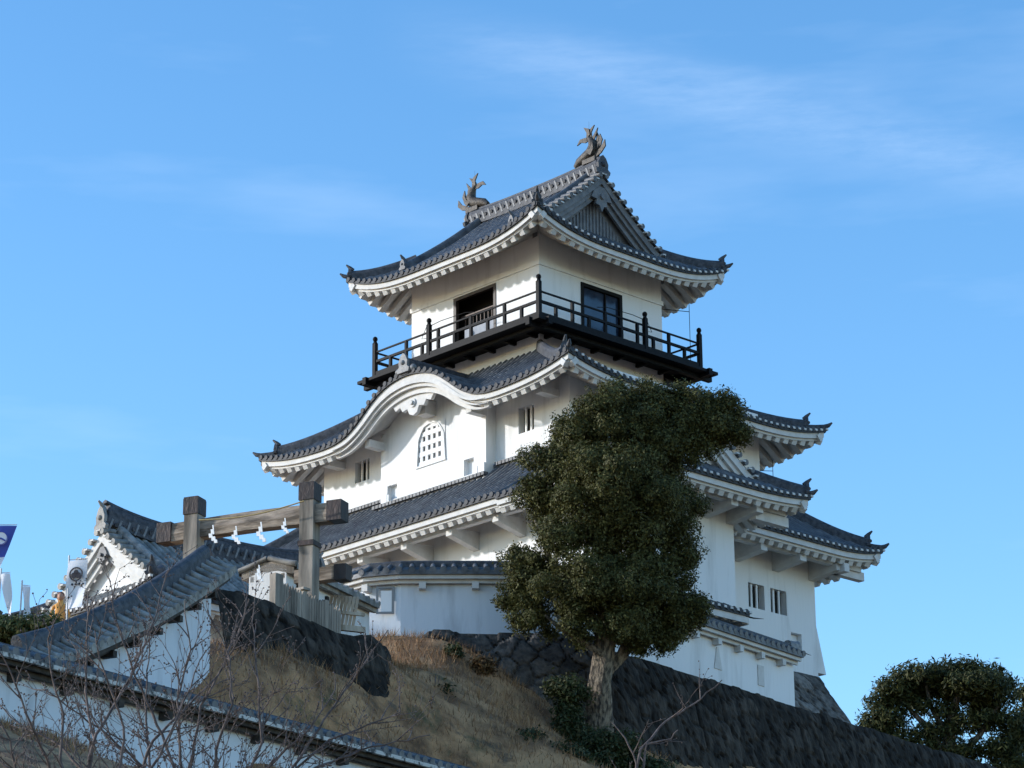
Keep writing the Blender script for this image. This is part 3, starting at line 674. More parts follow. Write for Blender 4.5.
# --- second roof with the curved gable on its left eave
ZE2, RI2 = 32.93, 2.45
x0, x1, y0, y1 = -3.3, 9.6, -4.74, 11.47
def kbump(q, t):
    bv = bells(y0+q-KC); return KZ+KH*bv+.02*t if bv > .002 else -99
TL, TF, TR, TB = 3.3, 4.74, 3.35, 4.7
S2 = [Side((x0, y0), (x0, y1), (1, 0), TL, ZE2, RI2, .45, TF, TB, .85, bump=kbump), Side((x0, y0), (x1, y0), (0, 1), TF, ZE2, RI2, .45, TL, TR, 1.2),
      Side((x1, y0), (x1, y1), (-1, 0), TR, ZE2, RI2, .45, TF, TB, .85), Side((x0, y1), (x1, y1), (0, -1), TB, ZE2, RI2, .45, TL, TR, 1.2)]
mb = MB(); ev = MB()
for sd, tw in zip(S2, (1.7,)*4):
    tile_side(mb, sd); eaves_side(ev, sd, tw, rafters='nobump' if sd.bump else True)
roof2 = mb.build('roof', [TILE, GLINTM, CAPM], keep); ev.build('eaves', TRIM, roof2)
for i, c in ((0, 'A'), (0, 'B'), (2, 'A'), (2, 'B')): hip_ridge('hip_ridge', hip_path(S2[i], c, 16, .05), RIDGE, roof2, .28, .32)
mb = MB()                                              # deep curved bargeboards, three steps
ys = [KC-4.0+8.0*i/60 for i in range(61)]
zk = lambda y: max(KZ+KH*bells(y-KC), KZ)
for xo, a, c_ in ((x0+.03, -.24, -.42), (x0+.12, -.40, -.54), (x0+.26, -.50, -.74)):
    cut = lambda y: min(1, max(0, (3.95-abs(y-KC))/1.7))
    A_ = [Vector((xo, y, zk(y)+a)) for y in ys]; B_ = [Vector((xo, y, zk(y)+a+(c_-a)*cut(y))) for y in ys]; C_ = [p+Vector((.12, 0, 0)) for p in B_]
    strip(mb, A_, B_, 0, True); strip(mb, B_, C_, 0, True)
mb.build('curved_bargeboard', TRIM, roof2)
mb = MB()
poly = [(-1.35, -.05), (-1.15, -.30), (-.85, -.20), (-.7, -.42), (-.38, -.36), (-.25, -.62), (0, -.72), (.25, -.62), (.38, -.36), (.7, -.42), (.85, -.20), (1.15, -.30), (1.35, -.05), (.9, .16), (.4, .25), (0, .28), (-.4, .25), (-.9, .16)]
mb.prism([(a*.8, b*.85) for a, b in poly], (x0+.35, KC, KZ+KH-.86), (0, 1, 0), (0, 0, 1), (1, 0, 0), .14)
mb.tube([(x0+.30, KC, KZ+KH-1.02), (x0+.36, KC, KZ+KH-1.02)], .16, 12); mb.tube([(x0+.22, KC, KZ+KH-1.02), (x0+.34, KC, KZ+KH-1.02)], .08, 10)
mb.build('gable_pendant', TRIM, roof2)
mb = MB()                                              # beam and strut on the bay wall under the curve
mb.bb(BXF-.5, BXF-.0, KC-.22, KC+.22, 33.25, 33.75); mb.build('bracket', TRIM, roof2); mb = MB()
mb.bb(x0+.5, BXF, BYA-.05, BYA+.22, 32.62, 32.9); mb.build('bracket', TRIM, roof2); mb = MB(); mb.bb(x0+.5, BXF, BYB-.22, BYB+.05, 32.62, 32.9)
mb.build('bracket', TRIM, roof2)
for y, x, ax in ((8.8, AX0, 0), (-2.3, AX0, 0)):
    mb = MB(); mb.bb(x-.8, x, y-.25, y+.1, 32.65, 32.9); mb.build('bracket', TRIM, roof2)
mb = MB(); mb.sweep([(x0-.05, KC, KZ+KH), (x0+1.5, KC, KZ+KH+.02), (-.05, KC, KZ+KH+.05)], rprof(.34, .58)); mb.build('gable_ridge', RIDGE, roof2)
mb = MB(); endtile(mb, (x0-.02, KC, KZ+KH+.0), (-1, 0, 0), .46, .72, horn=False); mb.ball((x0+.02, KC-.38, KZ+KH+.12), .13); mb.ball((x0+.02, KC+.38, KZ+KH+.12), .13)
mb.build('end_tile', PALEGLINT, roof2)

# --- first roof (body) and annex roof
ZE3, RI3 = 28.40, 2.45
x0, x1, y0, y1 = -5.05, 10.4, -6.4, 13.2
S3 = [Side((x0, -3.04), (x0, y1), (1, 0), 3.45, ZE3, RI3, .30, None, 3.45, .8), Side((-1.0, y0), (x1, y0), (0, 1), 3.4, ZE3, RI3, .30, None, 2.5, 1.1),
      Side((x1, y0), (x1, y1), (-1, 0), 2.5, ZE3, RI3, .30, 3.4, 3.45, .8), Side((x0, y1), (x1, y1), (0, -1), 3.45, ZE3, RI3, .30, 3.45, 2.5, .8)]
mb = MB(); ev = MB()
for i, sd in enumerate(S3):
    sg = (2.9, sd.L) if i == 1 else None
    tile_side(mb, sd, seg=(2.0, sd.L) if i == 1 else None); eaves_side(ev, sd, 1.75, seg=sg)
roof3 = mb.build('roof', [TILE, GLINTM, CAPM], keep); ev.build('eaves', TRIM, roof3)
for i, c in ((0, 'B'), (2, 'A'), (2, 'B')): hip_ridge('hip_ridge', hip_path(S3[i], c, 16, .05), RIDGE, roof3, .28, .32)
mb = MB()                                              # flashing row where roof meets wall
n = 70
for k in range(n):
    y = AY0+.1+(AY1-AY0-.2)*k/(n-1)
    if BYA-.2 < y < BYB+.2: x = BXF-.05
    else: x = AX0-.05
    mb.bb(x-.18, x+.04, y-.07, y+.07, S3[0].z(8, x+5.05)+.05, S3[0].z(8, x+5.05)+.17)
mb.bb(BXF-.12, BXF, BYA, BYB, S3[0].z(8, BXF+5.05)-.05, S3[0].z(8, BXF+5.05)+.10)
mb.bb(AX0-.12, AX0, BYB, AY1, S3[0].z(8, AX0+5.05)-.05, S3[0].z(8, AX0+5.05)+.10)
mb.bb(AX0-.12, AX0, AY0, BYA, S3[0].z(8, AX0+5.05)-.05, S3[0].z(8, AX0+5.05)+.10)
mb.build('flashing', TILE, roof3)
for y in [11.0-2.25*k for k in range(9)]:
    mb = MB(); zb_ = 27.72; M_ = None
    mb.add([(BX0-1.25, y-.14, zb_), (BX0-1.25, y+.14, zb_), (BX0, y+.14, zb_-.30), (BX0, y-.14, zb_-.30), (BX0-1.25, y-.14, zb_+.2), (BX0-1.25, y+.14, zb_+.2), (BX0, y+.14, zb_+.32), (BX0, y-.14, zb_+.32)],
           [(0, 1, 2, 3), (4, 5, 6, 7), (0, 1, 5, 4), (0, 3, 7, 4), (1, 2, 6, 5)]); mb.build('bracket', TRIM, roof3)
mb = MB(); mb.bb(BX0-1.15, BX0-.93, CY0-1.2, BY1+1.2, 27.92, 28.12); mb.build('eave_purlin', TRIM, roof3)
mb = MB(); mb.bb(CX1+.6, BX1+1.2, BY0-1.15, BY0-.93, 27.92, 28.12); mb.build('eave_purlin', TRIM, roof3)
for x in (2.6, 4.6, 6.6, 8.5):
    mb = MB(); y = BY0
    mb.add([(x-.16, y-1.3, 27.72), (x+.16, y-1.3, 27.72), (x+.16, y, 27.6), (x-.16, y, 27.6), (x-.16, y-1.3, 27.95), (x+.16, y-1.3, 27.95), (x+.16, y, 28.3), (x-.16, y, 28.3)], [(0, 1, 2, 3), (4, 5, 6, 7), (0, 1, 5, 4), (0, 3, 7, 4), (1, 2, 6, 5)]); mb.build('bracket', TRIM, roof3)
mb = MB(); mb.beam((BX1-.1, BY0-.93, 27.82), (BX1+1.45, BY0-.93, 27.82), .26, .3); mb.beam((BX1, BY0-.9, 27.82), (BX1, BY0-1.5, 27.82), .26, .3); mb.build('corner_beam', TRIM, roof3)
roofA, la, ra, ea = irimoya(keep, -5.05, 3.1, -9.4, -3.04, 28.33, 2.85, .20, 1.25, (1.75, 1.8, 1.8, 1), back=False, ridge_w=.34, ridge_h=.4, gmat=PLASTER, bmat=TRIM, lattice=False, kl=.8)
mb = MB(); mb.bb(CX0-.8, CX1+1.3, CY0-1.15, CY0-.93, 27.92, 28.12); mb.build('eave_purlin', TRIM, roofA)
for x in (-1.6, -.1, 1.1):
    mb = MB(); y = CY0
    mb.add([(x-.16, y-1.35, 27.72), (x+.16, y-1.35, 27.72), (x+.16, y, 27.6), (x-.16, y, 27.6), (x-.16, y-1.35, 27.95), (x+.16, y-1.35, 27.95), (x+.16, y, 28.3), (x-.16, y, 28.3)], [(0, 1, 2, 3), (4, 5, 6, 7), (0, 1, 5, 4), (0, 3, 7, 4), (1, 2, 6, 5)]); mb.build('bracket', TRIM, roofA)
mb = MB(); mb.beam((CX1-.1, CY0-.93, 27.75), (CX1+1.5, CY0-.93, 27.75), .28, .32); mb.build('corner_beam', TRIM, roofA)
# lightning conductor on a stay at the top right eave
mb = MB(); mb.tube([(6.25, .4, 38.6), (7.2, -.5, 38.45)], .015, 5); mb.tube([(7.2, -.5, 38.75), (7.2, -.5, 36.3)], .012, 5); mb.build('lightning_wire', BLACK, keep); mb = MB(); mb.tube([(7.9, -3.0, 31.9), (8.3, -3.3, 31.9), (8.3, -3.3, 32.3)], .015, 5); mb.tube([(8.3, -3.3, 32.3), (8.3, -3.3, 30.5)], .012, 5)
mb.build('lightning_wire', BLACK, keep)
# small entrance canopy at the foot of the annex
mb = MB(); cs_ = Side((-4.2, -8.55), (.85, -8.55), (0, 1), .95, 24.38, .45, 0, None, None)
tile_side(mb, cs_); can = mb.build('canopy', [TILE, GLINTM, CAPM], keep)
mb = MB(); mb.bb(-4.2, .85, -8.52, -8.44, 24.08, 24.30); mb.bb(-4.2, .85, -8.40, -7.6, 24.18, 24.26); mb.bb(-4.2, .8, -8.30, -8.1, 23.72, 23.86)
for k in range(12): mb.bb(-4.1+k*.43, -3.95+k*.43, -8.44, -8.30, 24.06, 24.17)
mb.bb(.80, .88, -8.5, -7.6, 24.05, 24.45); mb.build('eaves', TRIM, can)
mb = MB(); 
mb.tube([(.7, -8.5, 24.3), (1.1, -8.5, 24.3), (1.6, -8.5, 24.36)], [.035, .025, .006], 5)
mb.build('spike', BLACK, can)
MB.build = _orig_build

# ------------------------------------------------------------------ stone walls
KS = .955
def sc(x, y, z): return Vector((x*KS, y*KS, 1.6+(z-1.6)*KS))
def offset_path(nodes, d):
    """2D mitred offset to the right-hand side of the path"""
    out = []; n = len(nodes)
    for i in range(n):
        ns = []
        if i > 0: e = nodes[i]-nodes[i-1]; ns.append(Vector((e.y, -e.x, 0)).normalized())
        if i < n-1: e = nodes[i+1]-nodes[i]; ns.append(Vector((e.y, -e.x, 0)).normalized())
        m = sum(ns, Vector((0, 0, 0))); m.normalize(); k = 1/max(.3, m.dot(ns[0]))
        out.append(nodes[i]+m*d*k)
    return out
def stone_mesh(name, nodes, height, batter, mat_, cw=.8, ch=.6, rot=0.0, res=.09, amp=.10, seed=1, curve=.0, topoff=.12, rag=0):
    nodes = [Vector(q) for q in nodes]
    nz = max(4, int(height/res)); rows = []
    hs = [height*i/nz for i in range(nz+1)]
    base = []
    for h in hs: base.append(offset_path(nodes, topoff + h*batter + curve*h*h))
    segs = [(nodes[i+1]-nodes[i]).length for i in range(len(nodes)-1)]
    cols = []; S_ = 0
    for i, L in enumerate(segs):
        n = max(2, int(L/res))
        for k in range(n + (1 if i == len(segs)-1 else 0)): cols.append((i, k/n, S_+L*k/n))
        S_ += L
    V = np.zeros((nz+1, len(cols), 3)); N = np.zeros((len(cols), 3)); UV = np.zeros((nz+1, len(cols), 2))
    for c, (i, f, s_) in enumerate(cols):
        e = (nodes[i+1]-nodes[i]).normalized(); N[c] = (e.y, -e.x, 0)
        for j in range(nz+1):
            p = base[j][i].lerp(base[j][i+1], f); V[j, c] = (p.x, p.y, p.z-hs[j]); UV[j, c] = (s_, hs[j])
    P = UV.reshape(-1, 2); c_, s2 = math.cos(rot), math.sin(rot); Q = np.stack([(P[:, 0]*c_-P[:, 1]*s2)/cw, (P[:, 0]*s2+P[:, 1]*c_)/ch], 1)
    r = np.random.default_rng(seed); J = r.random((97, 97, 2)); T = r.random((97, 97))
    ci = np.floor(Q).astype(int); d1 = np.full(len(Q), 9.); d2 = d1.copy(); tint = np.zeros(len(Q))
    for a in (-2, -1, 0, 1, 2):
        for b_ in (-2, -1, 0, 1, 2):
            ii, jj = ci[:, 0]+a, ci[:, 1]+b_; pt = np.stack([ii, jj], 1)+.1+.8*J[ii % 97, jj % 97]
            d = np.linalg.norm(Q-pt, axis=1); better = d < d1
            d2 = np.where(better, d1, np.minimum(d2, d)); tint = np.where(better, T[ii % 97, jj % 97], tint); d1 = np.where(better, d, d1)
    edge = np.clip((d2-d1)*6.0, 0, 1)
    disp = (edge**.6)*amp*.8 + (vnoise(P, 1.3, 5)-.5)*amp*.4 + (vnoise(P, 8, 6)-.5)*amp*.30 + (tint-.5)*amp*.6
    disp = disp.reshape(nz+1, len(cols)); fade = np.minimum(1, np.arange(nz+1)/3)[:, None]
    V += N[None]*(disp*(.3+.7*fade))[:, :, None]
    if rag: V[:, :, 2] += ((np.round(vnoise(UV[0]*1.0, 1.6, 8)*3)/3-.5)*rag)[None, :]
    nc = len(cols); me = bpy.data.meshes.new(name); vs = V.reshape(-1, 3).tolist()
    fs = [(j*nc+i, j*nc+i+1, (j+1)*nc+i+1, (j+1)*nc+i) for j in range(nz) for i in range(nc-1)]
    # top face back to the path line
    b0 = len(vs); back = offset_path(nodes, -.9)
    for i, f, s_ in cols: p = back[i].lerp(back[i+1], f); vs.append((p.x, p.y, p.z-.02))
    fs += [(i, b0+i, b0+i+1, i+1) for i in range(nc-1)]
    me.from_pydata(vs, [], fs); me.polygons.foreach_set('use_smooth', [False]*len(fs)); me.materials.append(mat_)
    t = np.concatenate([tint*(.35+.65*edge), np.full(nc, .5)]); g = (.45+.95*t)*np.concatenate([np.where(edge < .25, .45, 1), np.ones(nc)])
    col = np.stack([g, g, g, np.ones_like(g)], 1).astype(np.float32)
    at_ = me.color_attributes.new('tint', 'FLOAT_COLOR', 'POINT'); at_.data.foreach_set('color', col.ravel())
    o = bpy.data.objects.new(name, me); S.collection.objects.link(o); return o

kb = [K(BX0, BY1, ZB), K(BX0, CY0, ZB), K(CX1, CY0, ZB), K(CX1, BY0, ZB), K(BX1, BY0, ZB), K(BX1, BY1, ZB)]
kb.reverse()
kb = kb[::-1]
o = stone_mesh('stone_base', kb, 2.4, .40, STONE, .75, .55, 0, .10, .13, 3, curve=.015, topoff=.02)
tag(o, 'fitted stone base carrying the white castle keep, its sunlit corner right of the white wall', 'stone base')
D0, D1, D2, D3 = sc(-2.3, 83.75, 22.38), sc(1.2, 84.15, 22.38), sc(9.5, 94.8, 22.38), sc(19.5, 107.6, 22.38)
o = stone_mesh('retaining_wall', [sc(-2.9, 85.2, 22.3), D0, D1, D1+(D1-D0).normalized()*1.3], 3.6, .22, STONEG, .52, .52, R(45), .06, .11, 11, topoff=.34, rag=.16)
tag(o, 'retaining wall of lozenge set grey stones left of the big tree trunk', 'stone wall')
o = stone_mesh('retaining_wall', [D1, D2, D3], 9.5, .22, STONED, .5, .7, .3, .11, .12, 12, topoff=.34, rag=.10)
tag(o, 'long dark mossy retaining wall below the roofed white wall right of the big tree', 'stone wall')
E0 = [at(212, 588, 66.6), at(238, 592, 67.2), at(270, 605, 68), at(300, 617, 68.8), at(335, 634, 69.9), at(352, 637, 70.3), at(368, 634, 71.0)]
for q in E0: q.z = 18.6+(q.z-19)*.75
E0 = [Vector((q.x, q.y, at(px, py, q.y).z)) for q, (px, py) in zip(E0, ((212, 588), (238, 592), (270, 605), (300, 617), (335, 634), (352, 637), (368, 634)))]
E0.append(at(379, 643, 71.8)); E0.append(at(384, 650, 73)); E0.append(at(384, 648, 75))
o = stone_mesh('retaining_wall', E0, 4.2, .28, STONED, .55, .45, 0, .08, .07, 15, topoff=.05, rag=.12)
tag(o, 'low dark retaining wall under the wooden picket fence', 'stone wall')

# ------------------------------------------------------------------ roofed plaster walls
def part(mb, name, mats, root, **kw):
    o = mb.build(name, mats, root, **kw); o.location = -root.location; return o
def resample(nodes, step):
    out = []; acc = 0; nodes = [Vector(q) for q in nodes]; cum = [0]
    for i in range(len(nodes)-1): cum.append(cum[-1]+(nodes[i+1].xy-nodes[i].xy).length)
    n = max(1, round(cum[-1]/step))
    for k in range(n+1):
        s_ = cum[-1]*k/n; i = max(0, min(len(nodes)-2, next((j for j in range(len(nodes)-1) if cum[j+1] >= s_-1e-9), len(nodes)-2)))
        f = (s_-cum[i])/(cum[i+1]-cum[i]); p = nodes[i].lerp(nodes[i+1], f)
        out.append((p, i))
    return out
def frames(nodes, step):
    """points with smoothly turning side vectors (right-hand)"""
    rs = resample(nodes, step); pts = [p for p, _ in rs]; out = []
    for k, p in enumerate(pts):
        a = pts[max(0, k-1)]; b_ = pts[min(len(pts)-1, k+1)]; e = (b_-a); e.z = 0; e.normalize()
        out.append((p, e, Vector((e.y, -e.x, 0))))
    return out
def roofed_wall(name, label, group, nodes, h, w, r, tile=TILE, trim=TRIM, brk=TRIM, brstep=1.35, eave_mat=None, ridge_h=.22, thick=.13, blk=.14, eh=.16, deep=1.2, pitch=.30, caps=True, plaster=None, lip=False):
    fr = frames(nodes, pitch); root = empty(name, nodes[0], 0, label, 'roofed wall', group)
    mb = MB()
    def sec(prof, mi=0, target=None):
        rings = [[p+sd*a+Vector((0, 0, b_)) for a, b_ in prof] for p, e, sd in fr]; n = len(prof)
        vs = [q for g in rings for q in g]
        target.add(vs, [(i*n+k, (i+1)*n+k, (i+1)*n+(k+1) % n, i*n+(k+1) % n) for i in range(len(rings)-1) for k in range(n)], mi)
        target.add(rings[0], [tuple(range(n))], mi); target.add(rings[-1], [tuple(reversed(range(n)))], mi)
    sec([(-thick, -deep), (-thick, h+.15), (0, h+r*.7), (thick, h+.15), (thick, -deep)], 0, mb)
    part(mb, 'wall', plaster or PLASTER, root)
    mb = MB(); sec([(-w+.05, h-.10), (-w+.05, h+eh-.10), (-w*.4, h+r*.62), (0, h+r-.05), (w*.4, h+r*.62), (w-.05, h+eh-.10), (w-.05, h-.10), (w-.13, h-.10), (w*.35, h+.02), (-w*.35, h+.02), (-w+.13, h-.10)], 0, mb)
    mb2 = MB(); sec([(-w*.62, h-.20), (-w*.62, h-.06), (-w*.48, h-.06), (-w*.48, h-.20)], 0, mb); sec([(w*.48, h-.20), (w*.48, h-.06), (w*.62, h-.06), (w*.62, h-.20)], 0, mb)
    part(mb, 'eaves', eave_mat or trim, root)
    if lip:
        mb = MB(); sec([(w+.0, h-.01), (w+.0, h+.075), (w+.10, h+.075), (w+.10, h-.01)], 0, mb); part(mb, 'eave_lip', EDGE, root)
    # tiled roof
    mb = MB(); zt = lambda u: h+eh-.04+(r-eh+.06)*(.75*u+.25*u*u)
    for sg in (-1, 1):
        n = 6; rings = []
        for p, e, sd in fr: rings.append([p+sd*sg*w*(1-u/n)+Vector((0, 0, zt(u/n)+(.02 if u == 0 else 0))) for u in range(n+1)])
        m_ = n+1
        mb.add([q for g in rings for q in g], [(i*m_+k, i*m_+k+1, (i+1)*m_+k+1, (i+1)*m_+k) for i in range(len(rings)-1) for k in range(n)], 0)
        for (p, e, sd) in fr:
            pts = [p+sd*sg*(w+.03)*(1-u)+Vector((0, 0, zt(u)+.02)) for u in (0, .33, .66, .97)]
            mb.tube(pts, [.082, .078, .076, .074], 8)
            if caps: mb.tube([p+sd*sg*(w+.06)+Vector((0, 0, zt(0)+.02)), p+sd*sg*(w-.01)+Vector((0, 0, zt(0)+.03))], .098, 10)
        for i in range(len(fr)-1):
            p, e, sd = fr[i]; q = fr[i+1][0]; a = p+sd*sg*(w+.04); b_ = q+fr[i+1][2]*sg*(w+.04)
            z0_, z1_ = Vector((0, 0, zt(0)-.11)), Vector((0, 0, zt(0)+.02))
            i0, i1 = a-sd*sg*.08, b_-fr[i+1][2]*sg*.08
            mb.add([a+z0_, b_+z0_, b_+z1_, a+z1_, i0+z0_, i1+z0_], [(0, 1, 2, 3), (0, 1, 5, 4)], 0)
    ro = part(mb, 'roof', tile, root)
    mb = MB(); mb.sweep([p+Vector((0, 0, h+r-.02)) for p, e, sd in fr], rprof(.26, ridge_h), 0); mb.build('ridge', RIDGE, ro)
    # brackets
    L = sum((fr[i+1][0]-fr[i][0]).length for i in range(len(fr)-1)); k = max(1, int(L/brstep)); st = max(1, int(len(fr)/k))
    for i in range(st//2, len(fr), st):
        p, e, sd = fr[i]; mb = MB(); M_ = Matrix((sd, e, Vector((0, 0, 1)))).transposed()
        mb.box(p+Vector((0, 0, h-.27)), (w*1.5, blk, blk), 0, M_); part(mb, 'bracket', brk, root)
    return root, fr
C0 = [sc(-7.4, 88.6, 22.4), sc(-5.2, 85.2, 22.4), sc(-4.3, 84.25, 22.4), sc(-3.4, 84.0, 22.4), sc(-1.0, 84.05, 22.4), sc(1.35, 84.3, 22.4)]
wc, fc = roofed_wall('roofed_wall', 'pale blue shaded plaster wall with tile coping, left of the big tree below the keep', None, C0, 1.70, .50, .40, ridge_h=.16, blk=.20, deep=.5, plaster=PLASTER_SHADE)
mb = MB(); x, y, z = sc(-3.86, 83.88, 23.5)
mb.bb(x-.26, x+.26, y-.03, y+.02, z-.40, z-.34); mb.bb(x-.26, x+.26, y-.03, y+.02, z+.34, z+.40); mb.bb(x-.26, x-.19, y-.03, y+.02, z-.34, z+.34); mb.bb(x+.19, x+.26, y-.03, y+.02, z-.34, z+.34)
lf = part(mb, 'loophole', mat('grey_frame', (.25, .26, .27), None), wc); mb = MB(); mb.bb(x-.12, x+.19, y-.015, y+.01, z-.34, z+.28); mb.build('loophole_pane', PAPER, lf)
C1 = [sc(1.3, 84.5, 22.4), sc(9.25, 94.7, 22.4)]
wd, fd = roofed_wall('roofed_wall', 'white plaster wall with tile coping on top of the dark stone wall, right of the big tree', None, C1, 1.64, .50, .40, ridge_h=.16, blk=.2, deep=.5)
e_ = (C1[1]-C1[0]).normalized(); sd_ = Vector((e_.y, -e_.x, 0))
for t, wd_, tri in ((8.0, .34, True), (10.4, .34, False)):
    mb = MB(); c_ = C1[0]+e_*t+sd_*.128; poly = [(-wd_/2-.04, .55), (wd_/2+.04, .55), (.05, 1.25), (-.05, 1.25)] if tri else [(-wd_/2, .45), (wd_/2, .45), (wd_/2, 1.1), (-wd_/2, 1.1)]
    mb.prism(poly, c_, e_, (0, 0, 1), sd_, .03); part(mb, 'loophole', TRIM, wd)
mb = MB(); pe = C1[1]+Vector((0, 0, 2.05))
mb.sweep([pe-e_*.1, pe+e_*.35+Vector((0, 0, .03)), pe+e_*.5+Vector((0, 0, .07))], rprof(.3, .24)); part(mb, 'end_tile', PALEGLINT, wd)
mb = MB()
mb.tube([pe, pe+e_*.7, pe+e_*1.3], [.035, .025, .006], 5)
part(mb, 'spike', BLACK, wd)
# lower wall across the bottom left, and the one climbing with the steps
BN = [Vector((-16.5, 47.1, 13.36)), Vector((1.2, 72.3, 13.36))]
wb, fb = roofed_wall('roofed_wall', 'lower plaster wall with dark tile coping crossing the bottom left behind bare branches', None, BN, 1.62, .52, .34, brk=WOODD, eave_mat=WOODD, brstep=1.5, ridge_h=.12, blk=.16, deep=1.8, plaster=PLASTER_SHADE, lip=True)
ctl = [(18, 641, 57.0), (50, 633, 58.1), (88, 618, 59.4), (125, 602, 60.6), (155, 585, 61.8), (180, 569, 62.9), (195, 558, 63.7), (206, 550, 64.4)]
AN = [at(*q) for q in ctl]; ha_, ra_ = 1.75, .46
AN = [q-Vector((0, 0, ha_+ra_+.20)) for q in AN]
wa, fa_ = roofed_wall('roofed_wall', 'stepped plaster wall climbing to the right under broad weathered grey tiles', None, AN, ha_, .66, ra_, tile=TILE2, brk=WOODD, eave_mat=WOODD, plaster=PLASTER_SHADE, brstep=.9, ridge_h=.34, thick=.16, deep=1.5)
p, e, sd = fa_[-1]; mb = MB(); endtile(mb, p+e*.05+Vector((0, 0, ha_+ra_-.1)), e, .3, .4, horn=False); part(mb, 'end_tile', RIDGE, wa)
FN = [at(268, 556, 72), ]; FN.append(FN[0]+Vector((.42, .91, 0))*4.6)
FN = [q-Vector((0, 0, 2.15)) for q in FN]
wf, ff = roofed_wall('roofed_wall', 'narrow gabled wall end with white plaster and boarded eaves right behind the gate', None, FN, 1.7, .82, .36, tile=TILE2, trim=WOODG, brk=WOODD, eave_mat=WOODG, ridge_h=.08, thick=.55, caps=False, brstep=1.4)

# ------------------------------------------------------------------ great timber gate with paper streamers
GL, GR = at(194.5, 514, 71), at(310, 500, 69.8); zt_ = 22.45
gate = empty('timber_gate', ((GL.x+GR.x)/2, (GL.y+GR.y)/2, 18.5), 0, 'huge weathered timber gate frame with dark iron capped posts and cross beam', 'gate')
gd = (GR-GL); gd.z = 0; gd.normalize(); gs = Vector((gd.y, -gd.x, 0)); MG = Matrix((gd, gs*-1, Vector((0, 0, 1)))).transposed()
MG2 = Matrix.Rotation(R(24), 3, 'Z') @ MG
for P0 in (GL, GR):
    mb = MB(); mb.box((P0.x, P0.y, (18.0+zt_)/2), (.38, .41, zt_-18.0), 0, MG); po = part(mb, 'post', WOODG, gate)
    mb = MB(); c = Vector((P0.x, P0.y, zt_+.17)); mb.box(c, (.43, .46, .42), 0, MG); mb.box(c+Vector((0, 0, .225)), (.41, .44, .05), 0, MG); mb.box(c+Vector((0, 0, .26)), (.28, .28, .04), 0, MG); mb.build('post_cap', RUST, po)
    mb = MB(); mb.box((P0.x, P0.y, 21.28 if P0 is GR else 20.95), (.44, .47, .13), 0, MG); mb.build('iron_band', RUST, po)
A_ = at(172, 533, 71.35)-gs*.05; B_ = at(331, 512, 69.6)-gs*.05; zb_ = (A_.z+B_.z)/2
mb = MB(); n = 14
prof = lambda h: [(-.17, -h), (-.19, -h*.3), (-.15, h*.8), (0, h), (.15, h*.8), (.19, -h*.3), (.17, -h)]
path = [A_.lerp(B_, i/n)+Vector((0, 0, .05*math.sin(math.pi*i/n))) for i in range(n+1)]
mb.sweep(path, prof(.27)); bm_ = part(mb, 'cross_beam', WOODH, gate)
dA = (B_-A_).normalized()
for P_, s_ in ((A_, -1), (B_, 1)):
    mb = MB(); mb.beam(P_-dA*s_*.05, P_+dA*s_*.36, .44, .52); mb.build('beam_cap', RUST, bm_)
P_ = Vector((GR.x, GR.y, 20.62))+Vector((0.1, .6, 0)); mb = MB(); mb.beam(P_-gd*.5, P_+gd*.85, .32, .34, 0); mb.beam(P_+gd*.62, P_+gd*.95, .38, .40, 1); part(mb, 'rear_beam', [WOODH, RUST], gate)
# rope and streamers
ra0, rb0 = at(199, 520, 70.5), at(304, 501, 69.3); pts = [ra0.lerp(rb0, i/20)-Vector((0, 0, .12*math.sin(math.pi*i/20)))-gs*0 for i in range(21)]
mb = MB(); mb.tube(pts, .018, 6); o = mb.build('straw_rope', ROPE); tag(o, 'thin straw rope hung between the two timber gate posts', 'rope')
def streamer(p, sc, label):
    mb = MB(); z = 0; x = 0
    d = gd*1.0; o0 = Vector(p)
    for k, (dx, w_, h_) in enumerate(((0, .05, .20), (-.02, .13, .20), (-.09, .14, .16), (.03, .16, .16), (.13, .12, .13))):
        a = o0+d*dx*sc+Vector((0, 0, -z*sc)); mb.prism([(-w_/2, 0), (w_/2, 0), (w_/2+.03, -h_), (-w_/2+.03, -h_)], a, d*sc, (0, 0, sc), gs, .012+.006*k); z += h_*.82
    o = mb.build('paper_streamer', PAPER); me = o.data
    me.transform(Matrix.Translation(-o0)); o.location = o0
    return tag(o, label, 'streamer', 'folded paper streamers on the gate')
for px, py, Y, sc, lb in ((213, 525, 70.3, 1.0, 'white folded paper streamer hanging nearest the left gate post'), (236, 526, 70.0, 1.0, 'white folded paper streamer, second from the left gate post'),
                      (261, 522, 69.7, 1.1, 'long white folded paper streamer, second from the right gate post'), (285, 518, 69.5, .85, 'white folded paper streamer hanging nearest the right gate post'),
                      (259, 565, 69.3, .9, 'lowest white folded paper streamer in front of the small gabled wall end')): streamer(at(px, py, Y), sc*.68, lb)

